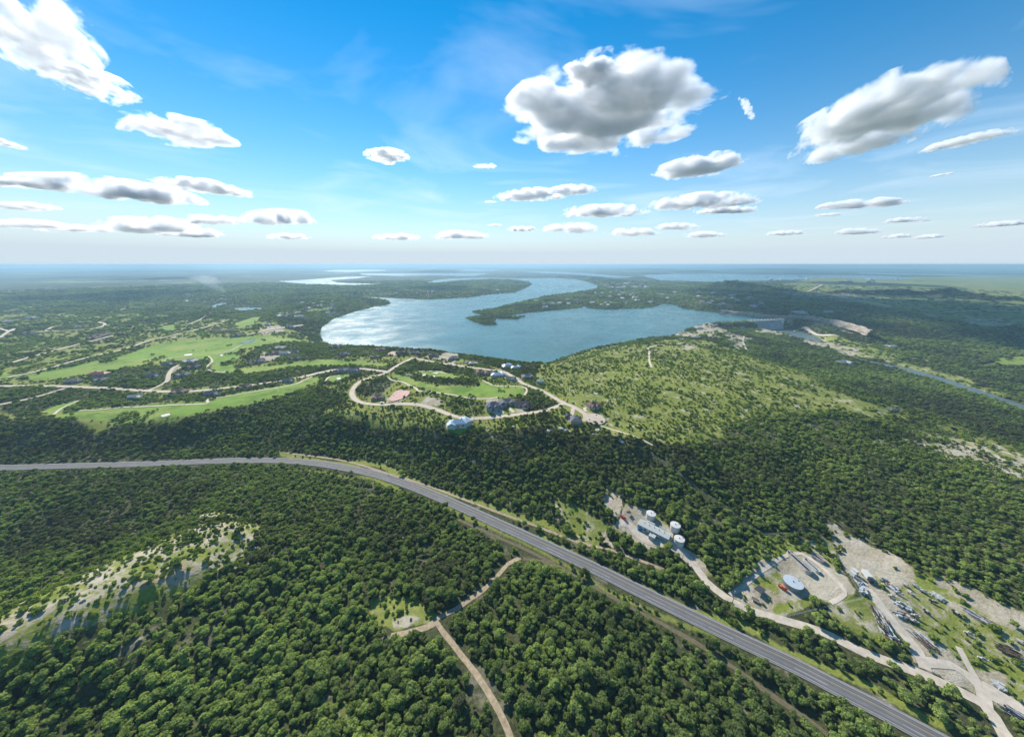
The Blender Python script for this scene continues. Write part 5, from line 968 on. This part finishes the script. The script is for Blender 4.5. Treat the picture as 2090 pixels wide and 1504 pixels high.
# ---- smoke
x, y = at1(458, 600); z = z_at(x, y); sm = MB(); rs = []; K = 10; kk = 14; rg_ = np.random.default_rng(4)
for i in range(K):
    f = i / (K - 1); rad = 14 + 75 * f ** 1.1
    for j in range(kk): a = 2 * math.pi * j / kk; q = rad * (1 + .25 * rg_.uniform(-1, 1)); rs.append((-190 * f ** 1.2 + q * math.cos(a), 40 * f + q * math.sin(a), 3 + 125 * f + 10 * math.sin(a * 2 + i)))
fs = [(i * kk + j, i * kk + (j + 1) % kk, (i + 1) * kk + (j + 1) % kk, (i + 1) * kk + j) for i in range(K - 1) for j in range(kk)] + [tuple(range(kk))[::-1], tuple(range((K - 1) * kk, K * kk))]
ms = bpy.data.materials.new('smoke'); ms.use_nodes = True; tt = ms.node_tree; tt.nodes.clear(); o_ = N(tt, 'ShaderNodeOutputMaterial'); v_ = N(tt, 'ShaderNodeVolumePrincipled'); v_.inputs['Color'].default_value = (.95, .97, 1, 1); v_.inputs['Density'].default_value = .0035; tt.links.new(v_.outputs[0], o_.inputs['Volume'])
o = sm.add(rs, fs).build('smoke_plume', ms); o.location = (x, y, z); tag(o, 'thin white smoke plume drifting left over the distant woods', 'smoke', kind='stuff')

# ------------------------------------------------------------------ trees
def crown_mesh(name, R0, Hc, lumps, per, leaf, m, seed, flat=.8):
    g = np.random.default_rng(seed); cs = []
    for i in range(lumps):
        a = g.uniform(0, 2 * math.pi); q = math.sqrt(g.uniform(0, 1)) * R0 * .78; h_ = g.uniform(.25, .8) * Hc * (1 - .42 * (q / R0) ** 2)
        cs.append((q * math.cos(a), q * math.sin(a), h_, R0 * g.uniform(.24, .50)))
    cs.append((0, 0, Hc * .62, R0 * .52))
    V_, F_ = [], []
    for cx, cy_, cz, r in cs:
        d = g.normal(size=(per, 3)); d[:, 2] = d[:, 2] * .8 + .35; d /= np.linalg.norm(d, axis=1)[:, None]
        rad = r * g.uniform(.72, 1.06, per)[:, None]
        p = np.array([cx, cy_, cz]) + d * rad * np.array([1, 1, flat])
        nrm = d + g.normal(size=(per, 3)) * .42; nrm /= np.linalg.norm(nrm, axis=1)[:, None]
        t1 = np.cross(nrm, g.normal(size=(per, 3))); t1 /= np.linalg.norm(t1, axis=1)[:, None]; t2 = np.cross(nrm, t1)
        s_ = leaf * g.uniform(.6, 1.3, per)[:, None]
        base = len(V_) * 0
        for k, (a, b) in enumerate(((-1, -.7), (1, -.8), (.75, .9), (-.8, .8))): V_.append(p + t1 * s_ * a + t2 * s_ * b)
    # reshape to quads
    Vn = []
    for i in range(0, len(V_), 4): Vn.append(np.stack(V_[i:i + 4], 1).reshape(-1, 3))
    VV = np.concatenate(Vn); QQ = np.arange(len(VV)).reshape(-1, 4)
    # dark solid core so crowns are not see-through
    bm = bmesh.new(); bmesh.ops.create_icosphere(bm, subdivisions=2, radius=1)
    cv_ = np.array([v.co[:] for v in bm.verts]); cf = np.array([[v.index for v in f.verts] for f in bm.faces]); bm.free()
    me_v, me_f = [VV], [q.tolist() for q in QQ]; nb = len(VV)
    for cx, cy_, cz, r in cs:
        me_v.append(cv_ * (r * .74) * np.array([1, 1, flat]) * (1 + .12 * g.normal(size=(len(cv_), 1))) + np.array([cx, cy_, cz])); me_f += (cf + nb).tolist(); nb += len(cv_)
    me = bpy.data.meshes.new(name); me.from_pydata(np.concatenate(me_v).tolist(), [], me_f); me.materials.append(m); me.update(); return me
def trunk_mesh(name, h, r, seed):
    g = random.Random(seed); mb = MB(); top = (g.uniform(-.3, .3), g.uniform(-.3, .3), h)
    mb.cyl((0, 0, -1.2), (top[0] * .5, top[1] * .5, h * .5), r, r * .75, 7); mb.cyl((top[0] * .5, top[1] * .5, h * .5), top, r * .75, r * .4, 7)
    for i in range(4):
        a = i * 1.57 + g.uniform(-.4, .4); mb.cyl((top[0] * .5, top[1] * .5, h * .45), (math.cos(a) * h * .45, math.sin(a) * h * .45, h * 1.0), r * .5, r * .15, 5)
    return mb.mesh(name, M['bark'])
NK = 12
crowns = [crown_mesh('crown', 3.6 + .25 * (i % 3), 5.6 + .5 * (i % 4), 8 + i % 4, 70, .40, M['leaf'], 100 + i) for i in range(NK)]
trunks = [trunk_mesh('trunk', 3.2, .26, 200 + i) for i in range(3)]
shrubs = [crown_mesh('foliage', 1.5, 1.9, 4 + i % 3, 38, .26, M['bush'], 300 + i) for i in range(4)]
# candidate points, spacing grows with distance so that each clump stays about as large in view
def scatter(r0, r1, sp0, grow, a0=-76, a1=76):
    """jittered polar rows"""
    xs, ys, ss = [], [], []; r = r0
    while r < r1:
        s_ = sp0 * max(1, r / grow); n = int(math.radians(a1 - a0) * r / s_)
        a = np.radians(a0) + (np.arange(n) + rng.uniform(-.45, .45, n) + rng.uniform(0, 1)) * s_ / r
        rr = r + rng.uniform(-.45, .45, n) * s_; xs.append(np.sin(a) * rr); ys.append(np.cos(a) * rr); ss.append(np.full(n, max(1, r / grow))); r += s_ * .93
    return np.concatenate(xs), np.concatenate(ys), np.concatenate(ss)
def visible(x, y, z, mg=60):                # roughly inside a generous field round the photograph's view
    f = y * math.cos(PITCH) + (H - z) * math.sin(PITCH); d = (H - z) * math.cos(PITCH) - y * math.sin(PITCH)
    u = 1045 + F * x / np.maximum(f, 1); v = 752 + F * d / np.maximum(f, 1)
    return (f > 5) & (u > -mg * 6) & (u < 2090 + mg * 6) & (v < 1504 + mg * 4), u, v
def keep_clear(x, y, extra=0):
    ok = np.ones(x.shape, bool)
    for kx, ky, kr in KEEP: ok &= (x - kx) ** 2 + (y - ky) ** 2 > (kr + extra) ** 2
    return ok
def in_water(x, y):
    k = np.zeros(x.shape, bool)
    for P in LAKES + RIVERS: k |= inside(x, y, P)
    return k & ~inside(x, y, ISLAND)
def fill(r0, r1, sp, grow, which):
    x, y, s_ = scatter(r0, r1, sp, grow); c = cover(x, y); rr = np.sqrt(x * x + y * y)
    n = fbm(x / 34, y / 34, 71 + which, 3)
    p = c[:, which]
    if which == 0: p = np.where(p > .9, p * np.clip(.98 + n * .75, .25, 1), p + n * .9 * (p > .1))
    else: p = (p + n * .8) * .9 * (p > .04)
    k = rng.uniform(0, 1, len(x)) < p
    x, y, s_, c = x[k], y[k], s_[k], c[k]
    k = road_clear(x, y) & keep_clear(x, y, 2 if which == 0 else 0) & ~in_water(x, y); x, y, s_, c = x[k], y[k], s_[k], c[k]
    z = hgt(x, y); k, u, v = visible(x, y, z); k &= z > -52
    return x[k], y[k], z[k], s_[k], c[k], u[k], v[k]
def tree_attrs(x, y, s_, c, which):
    n = len(x); r = np.sqrt(x * x + y * y)
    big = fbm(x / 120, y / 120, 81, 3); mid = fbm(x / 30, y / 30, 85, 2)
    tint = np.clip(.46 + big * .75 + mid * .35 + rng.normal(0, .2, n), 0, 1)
    # farther tints lifted to offset shade on the slopes; near right woods brighter too
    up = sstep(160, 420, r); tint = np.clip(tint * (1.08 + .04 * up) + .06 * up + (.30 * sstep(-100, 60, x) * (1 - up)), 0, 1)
    size = np.clip(rng.lognormal(0, .36, n), .5, 2.0) * (1 - .25 * up * (which == 0))
    k_ = 1.0 if which else .54
    sx = size * s_ * k_; sz = size * k_ * (1.0 if which else .90) * np.maximum(1, s_ ** .5)
    return tint, np.stack([sx, sx * rng.uniform(.85, 1.15, n), sz], -1)
tx, ty, tz, ts, tc_, tu, tv = fill(80, TREE_FAR, 3.35, 700, 0)
bx, by, bz, bs, bc, bu, bv = fill(80, 2600, 3.4, 480, 1)
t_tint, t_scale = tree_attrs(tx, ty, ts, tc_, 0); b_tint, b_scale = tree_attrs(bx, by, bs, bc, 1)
b_scale *= np.array([.75, .75, .75]) * rng.uniform(.6, 1.5, (len(bx), 1)); b_tint = np.clip(b_tint + .25, 0, 1)
print('TREES', len(tx), 'SHRUBS', len(bx))
# the ones that show largest: individual trees and shrubs
def zone(u, v, x, y):
    hy = np.interp(u, [p[0] for p in HW], [p[1] for p in HW])
    if v < hy: return 'beyond the highway'
    ux = np.interp(-v, [-1560, -1504, -1435, -1315, -1270], [1055, 1042, 1010, 925, 893]) if v > 1270 else np.interp(v, [1138, 1205, 1243, 1270], [1062, 985, 930, 893])
    if u > ux: return 'right of the dirt track' if hy - v > 70 else 'along the highway edge'
    if v > 1300: return 'left of the dirt track' if u > 500 else 'below the limestone hill'
    return 'above the track clearing'
def tone(t): return 'bright green' if t > .6 else ('mid green' if t > .33 else 'dark green')
def ranks(order, us, vs, keys, rows):
    """for each item: its row up from the bottom edge and its place from the left within that row, zone by zone"""
    res = {}
    for kz in set(keys.values()):
        it = sorted([i for i in order if keys[i] == kz], key=lambda i: -vs[i]); per = max(5, int(math.ceil(len(it) / rows)))
        for q in range(0, len(it), per):
            for p, i in enumerate(sorted(it[q:q + per], key=lambda i: us[i])): res[i] = (q // per + 1, p + 1)
    return res
d3 = np.sqrt(tx ** 2 + ty ** 2 + (H - tz) ** 2); inframe = (tu > -5) & (tu < 2095) & (tv < 1509)
order = np.argsort(np.where(inframe, d3 / t_scale[:, 0] ** .5, 1e9))[:300]; ind = np.zeros(len(tx), bool); ind[order] = True
tkeys = {i: zone(tu[i], tv[i], 0, 0) for i in order}; trk = ranks(order, tu, tv, tkeys, 7)
for n_, i in enumerate(order):
    k = int(rng.integers(NK)); zn = tkeys[i]; rw, pl = trk[i]
    lab = f"{tone(t_tint[i])} oak {zn}, {ordn(rw)} row up, {ordn(pl)} from the left"
    r_ = thing('oak_tree', (tx[i], ty[i], tz[i]), rng.uniform(0, 6.28), lab, 'tree', 'oak trees ' + zn)
    r_.scale = t_scale[i] * np.array([1, 1, 1.0])
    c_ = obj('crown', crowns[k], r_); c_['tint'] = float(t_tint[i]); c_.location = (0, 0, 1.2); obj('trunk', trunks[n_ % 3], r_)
    if n_ < NK: c_.data = crowns[n_]
proto_crowns = [o for o in COL.objects if o.name.startswith('crown')][:NK]
d3 = np.sqrt(bx ** 2 + by ** 2 + (H - bz) ** 2); inframe = (bu > -5) & (bu < 2095) & (bv < 1509)
order = np.argsort(np.where(inframe, d3 / b_scale[:, 0] ** .5, 1e9))[:300]; indb = np.zeros(len(bx), bool); indb[order] = True
bkeys = {i: zone(bu[i], bv[i], 0, 0) for i in order}; brk = ranks(order, bu, bv, bkeys, 7)
for n_, i in enumerate(order):
    me_ = shrubs[n_ % 4]; zn = bkeys[i]; rw, pl = brk[i]
    o = obj('shrub', me_, None, (bx[i], by[i], bz[i] - .2)); o.rotation_euler = (0, 0, rng.uniform(0, 6.28)); o.scale = b_scale[i]; o['tint'] = float(b_tint[i])
    tag(o, f"low green shrub {zn}, {ordn(rw)} row up, {ordn(pl)} from the left", 'shrub', f'low shrubs {zn}')
proto_shrubs = [o for o in COL.objects if o.name.startswith('shrub')][:4]
def instancer(name, protos, x, y, z, scale, tint, label, cat, lift=0.):
    n = len(x); me = bpy.data.meshes.new(name); me.vertices.add(n); me.vertices.foreach_set('co', np.stack([x, y, z + lift * scale[:, 2]], -1).astype(np.float32).ravel())
    def fa(nm, typ, key, arr): a = me.attributes.new(nm, typ, 'POINT'); a.data.foreach_set(key, arr.ravel())
    fa('inst_scale', 'FLOAT_VECTOR', 'vector', scale.astype(np.float32)); rot = np.zeros((n, 3), np.float32); rot[:, 2] = rng.uniform(0, 6.28, n); fa('inst_rot', 'FLOAT_VECTOR', 'vector', rot)
    fa('tint', 'FLOAT', 'value', tint.astype(np.float32)); fa('inst_idx', 'INT', 'value', rng.integers(0, len(protos), n).astype(np.int32))
    me.materials.append(protos[0].data.materials[0])
    o = obj(name, me); tag(o, label, cat, kind='stuff')
    ng = bpy.data.node_groups.new(name, 'GeometryNodeTree'); ng.interface.new_socket('Geometry', in_out='INPUT', socket_type='NodeSocketGeometry'); ng.interface.new_socket('Geometry', in_out='OUTPUT', socket_type='NodeSocketGeometry')
    gi = N(ng, 'NodeGroupInput'); go = N(ng, 'NodeGroupOutput'); ip = N(ng, 'GeometryNodeInstanceOnPoints'); jn = N(ng, 'GeometryNodeJoinGeometry')
    for p in protos:
        oi = N(ng, 'GeometryNodeObjectInfo'); oi.transform_space = 'ORIGINAL'; oi.inputs['Object'].default_value = p; oi.inputs['As Instance'].default_value = True; ng.links.new(oi.outputs['Geometry'], jn.inputs[0])
    def na(nm, dt): q = N(ng, 'GeometryNodeInputNamedAttribute', data_type=dt); q.inputs['Name'].default_value = nm; return q.outputs[0]
    ng.links.new(gi.outputs[0], ip.inputs['Points']); ng.links.new(jn.outputs[0], ip.inputs['Instance']); ip.inputs['Pick Instance'].default_value = True
    ng.links.new(na('inst_idx', 'INT'), ip.inputs['Instance Index']); ng.links.new(na('inst_rot', 'FLOAT_VECTOR'), ip.inputs['Rotation']); ng.links.new(na('inst_scale', 'FLOAT_VECTOR'), ip.inputs['Scale'])
    ng.links.new(ip.outputs[0], go.inputs[0]); md = o.modifiers.new('scatter', 'NODES'); md.node_group = ng
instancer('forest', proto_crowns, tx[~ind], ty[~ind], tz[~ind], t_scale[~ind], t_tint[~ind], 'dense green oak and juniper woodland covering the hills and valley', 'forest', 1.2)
instancer('scrub', proto_shrubs, bx[~indb], by[~indb], bz[~indb], b_scale[~indb], b_tint[~indb], 'low green brush dotted over the open hillsides and clearings', 'scrub', -.1)

# ------------------------------------------------------------------ clouds (real volumes high above the lake)
def cloud_material(dens, a_, b_, T, seed, rough=.62):
    m = bpy.data.materials.new('cloud_vapour'); m.use_nodes = True; t = m.node_tree; t.nodes.clear(); o = N(t, 'ShaderNodeOutputMaterial'); v = N(t, 'ShaderNodeVolumePrincipled')
    v.inputs['Color'].default_value = (.96, .975, 1, 1); v.inputs['Anisotropy'].default_value = .38; t.links.new(v.outputs[0], o.inputs['Volume'])
    g = G(t); tc = N(t, 'ShaderNodeTexCoord'); det = a_[0] * b_[1] - a_[1] * b_[0]
    def dot(vec):
        d = N(t, 'ShaderNodeVectorMath', operation='DOT_PRODUCT'); t.links.new(tc.outputs['Object'], d.inputs[0]); d.inputs[1].default_value = vec; return d.outputs['Value']
    P = dot((b_[1] / det, -b_[0] / det, 0)); Q = dot((-a_[1] / det, a_[0] / det, 0)); Z = dot((0, 0, 1 / T))
    asp = math.hypot(*a_) / math.hypot(*b_); cb = N(t, 'ShaderNodeCombineXYZ'); t.links.new(g.m('MULTIPLY', P, math.sqrt(asp)), cb.inputs[0]); t.links.new(g.m('DIVIDE', Q, math.sqrt(asp)), cb.inputs[1]); t.links.new(g.m('ADD', g.m('MULTIPLY', Z, .30), seed * 3.7), cb.inputs[2])
    n1 = g.noise(cb.outputs[0], 1.7, 8, rough, .25)
    f = g.m('SUBTRACT', g.m('SUBTRACT', .86, g.m('MULTIPLY', P, P)), g.m('MULTIPLY', Q, Q))
    zt = g.m('MAXIMUM', Z, 0); zb = g.m('MULTIPLY', g.m('MINIMUM', Z, 0), 3.2)
    f = g.m('SUBTRACT', g.m('SUBTRACT', f, g.m('MULTIPLY', g.m('MULTIPLY', zt, zt), .75)), g.m('MULTIPLY', zb, zb))
    f = g.m('ADD', f, g.m('MULTIPLY', g.m('SUBTRACT', n1, .475), 6.6))
    t.links.new(g.rng(f, 0, .8, 0, dens), v.inputs['Density']); m.cycles.volume_step_rate = .30; return m
def cloud(i, u, v, hw, hh, ang, thick, dens, label, base=1500., n=48):
    x0, y0 = map(float, onplane(u, v + 0, H + base)); rr = math.hypot(x0, y0)
    xf, ff, df = ray(u, v); elev = -df / math.hypot(xf, ff)
    # footprint axes from the picture: long axis hw px along ang, short axis hh px
    ca, sa = math.cos(R(ang)), math.sin(R(ang))
    def W(du, dv): a, b = onplane(u + du, min(v + dv, 525), H + base); return np.array([float(a) - x0, float(b) - y0])
    ax = (W(hw * ca, -hw * sa) - W(-hw * ca, hw * sa)) / 2
    la = np.linalg.norm(ax)
    if elev > .2: bx_ = (W(hh * sa, hh * ca) - W(-hh * sa, -hh * ca)) / 2
    else: bx_ = np.array([-ax[1], ax[0]]) * .45
    ext = 1.5; s_ = np.linspace(-ext, ext, n); P_, Q_ = np.meshgrid(s_, s_)
    X_ = x0 + P_ * ax[0] + Q_ * bx_[0]; Y_ = y0 + P_ * ax[1] + Q_ * bx_[1]
    lb = np.linalg.norm(bx_); sc_ = math.sqrt(la * lb)
    nx, ny = (X_ - x0) / sc_, (Y_ - y0) / sc_
    rho2 = P_ ** 2 + Q_ ** 2
    m_ = 1.5 - rho2 + fbm(nx * 1.2 + i * 7.7, ny * 1.2, 500 + i, 3) * .25
    m_ = np.where(rho2 > (ext * .97) ** 2, np.minimum(m_, -.1), m_); k = m_ > 0; mm = np.clip(m_, 0, 2)
    T = thick * sc_ * (.85 if elev > .2 else 1.15)
    top = T * 1.25 * np.sqrt(mm / 1.5); bot = -T * .42 * np.sqrt(mm / 1.5)
    q = (k[:-1, :-1] & k[:-1, 1:] & k[1:, 1:] & k[1:, :-1])
    J = np.arange(n * n).reshape(n, n); cells = np.stack([J[:-1, :-1], J[:-1, 1:], J[1:, 1:], J[1:, :-1]], -1)[q]
    if len(cells) < 4: return
    # boundary verts close the body: top and bottom share them
    cnt = np.zeros(n * n, int); np.add.at(cnt, cells.ravel(), 1); used = cnt > 0; bnd = used & (cnt < 4)
    tz_ = top.ravel().copy(); bz_ = bot.ravel().copy(); tz_[bnd] = 0; bz_[bnd] = 0
    idt = -np.ones(n * n, int); ids = np.nonzero(used)[0]; idt[ids] = np.arange(len(ids)); inn = np.nonzero(used & ~bnd)[0]
    idb = idt.copy(); idb[inn] = len(ids) + np.arange(len(inn))
    zb = H + base
    V1 = np.stack([X_.ravel()[ids], Y_.ravel()[ids], zb + tz_[ids]], -1); V2 = np.stack([X_.ravel()[inn], Y_.ravel()[inn], zb + bz_[inn]], -1)
    V1[:, :2] -= (x0, y0); V2[:, :2] -= (x0, y0); V1[:, 2] -= zb; V2[:, 2] -= zb
    Fq = np.concatenate([idt[cells], idb[cells][:, ::-1]])
    if np.cross(ax, bx_) < 0: Fq = Fq[:, ::-1]
    o = obj('cloud', bigmesh('cloud', np.concatenate([V1, V2]), Fq, cloud_material(dens * (.62 if elev > .2 else .62) / T, tuple(map(float, ax)), tuple(map(float, bx_)), T, i)), None, (x0, y0, zb)); tag(o, label, 'cloud', 'clouds')
CL = [
 (75,85,150,70,-28,.20,1.9,'large bright white cloud filling the top left corner'),
 (190,178,100,27,-18,.20,2.2,'ragged white cloud just below the top left corner cloud'),
 (370,275,115,26,-10,.20,2.2,'bright white streaked cloud below and right of the corner cloud'),
 (790,322,42,13,-4,.25,3,'small isolated white puff left of the big central cloud'),
 (1235,250,185,76,6,.20,5,'biggest central cloud with a dark grey belly and white rim'),
 (1210,155,62,26,4,.3,4,'white puff on top of the big central cloud'),
 (1775,266,185,48,18,.26,5,'long slanting grey-bellied cloud at upper right'),
 (1965,292,95,24,13,.22,3,'white slanting cloud under the end of the long right cloud'),
 (1420,346,88,17,10,.22,4,'small slanting white cloud between the central and right clouds'),
 (1525,222,10,26,30,.2,1.2,'tiny wisp between the big central and right clouds'),
 (1922,358,26,8,10,.2,2,'tiny cloud under the right slanting clouds'),
 (12,295,34,18,-20,.2,2,'small cloud cut by the left edge'),
 (250,398,175,24,-6,.28,5,'wide dark-bellied cloud bank low at left'), (425,388,100,20,-8,.26,4,'cloud with two grey humps right of the left bank'), (60,380,110,12,-4,.2,3,'pale flat cloud at the left edge'),
 (50,425,60,8,0,.2,2,'thin pale cloud under the left bank'), (1085,403,70,13,3,.25,4,'pair of grey puffs under the big central cloud'),(1165,393,46,19,3,.35,4,'round grey puff right of the pair'),
 (1230,437,82,13,2,.25,4,'flat cloud under the round grey puff'), (1430,418,105,18,4,.25,5,'broad layered cloud right of centre'), (1480,432,60,12,2,.25,5,'dark slab of cloud under the layered cloud'),
 (1755,420,85,11,3,.22,4,'long thin cloud low on the right'), (1845,452,50,9,3,.25,3,'small cloud under the long thin right cloud'), (575,452,72,13,0,.35,4,'peaked cloud low left of centre'),
 (430,453,60,7,0,.25,3,'flat cloud left of the peaked cloud'), (300,468,105,9,0,.25,3,'long faint cloud low on the left'), (395,480,60,8,0,.25,3,'faint grey cloud under the long one'), (60,462,70,8,0,.2,2,'faint cloud at the lower left edge'), (150,470,60,6,0,.2,2,'faint flat cloud beside the lower left edge'),
 (1170,470,55,8,0,.3,3,'small flat cloud above the lake'), (1065,470,30,7,0,.3,3,'tiny cloud above the lake channel'), (1745,476,48,8,2,.3,3,'small low cloud on the right'), (1600,478,40,7,2,.25,3,'little low cloud right of centre'),(1830,484,30,6,4,.25,3,'little slanting low cloud on the right'),(1890,485,30,6,4,.25,3,'second little slanting low cloud on the right'),
 (2040,460,60,8,4,.22,3,'low cloud at the right edge'),(1440,482,40,8,0,.25,2.5,'faint low cloud above the far lake'),(940,484,55,8,0,.25,2.5,'low cloud left of the lake channel'),(810,487,45,7,0,.25,2.5,'low faint cloud over the left hills'),(590,486,40,6,0,.25,2.5,'low faint cloud under the peaked cloud'),(1000,413,12,4,0,.25,2,'tiny puff left of the grey pair'),(1010,460,14,4,0,.25,2,'tiny puff over the channel'),(990,340,22,5,0,.2,1.2,'faint wisp left of the big central cloud'),
 (1290,478,50,6,0,.25,2.5,'faint flat cloud over the far hills'),(1380,466,45,6,0,.25,2.5,'faint streak of cloud over the far lake arm'),(1690,440,30,5,3,.2,2,'faint streak under the long thin right cloud')]
for i, (u, v, hw, hh, ang, th, de, lab) in enumerate(CL): cloud(i, u, v, hw, hh, ang, th, de, lab)
# ------------------------------------------------------------------ air
mb = MB(); mb.box((0, 8000, (H + 6 - 56) / 2), (150000, 150000, H + 6 + 56))
hz = mb.build('haze', bpy.data.materials.new('haze')); tag(hz, kind='stuff', label='pale haze in the air', cat='haze')
m = hz.data.materials[0]; m.use_nodes = True; t = m.node_tree; t.nodes.clear(); o = N(t, 'ShaderNodeOutputMaterial'); v = N(t, 'ShaderNodeVolumePrincipled')
v.inputs['Color'].default_value = (.42, .66, .86, 1); v.inputs['Density'].default_value = 0.9e-4; v.inputs['Anisotropy'].default_value = .2; t.links.new(v.outputs[0], o.inputs['Volume'])
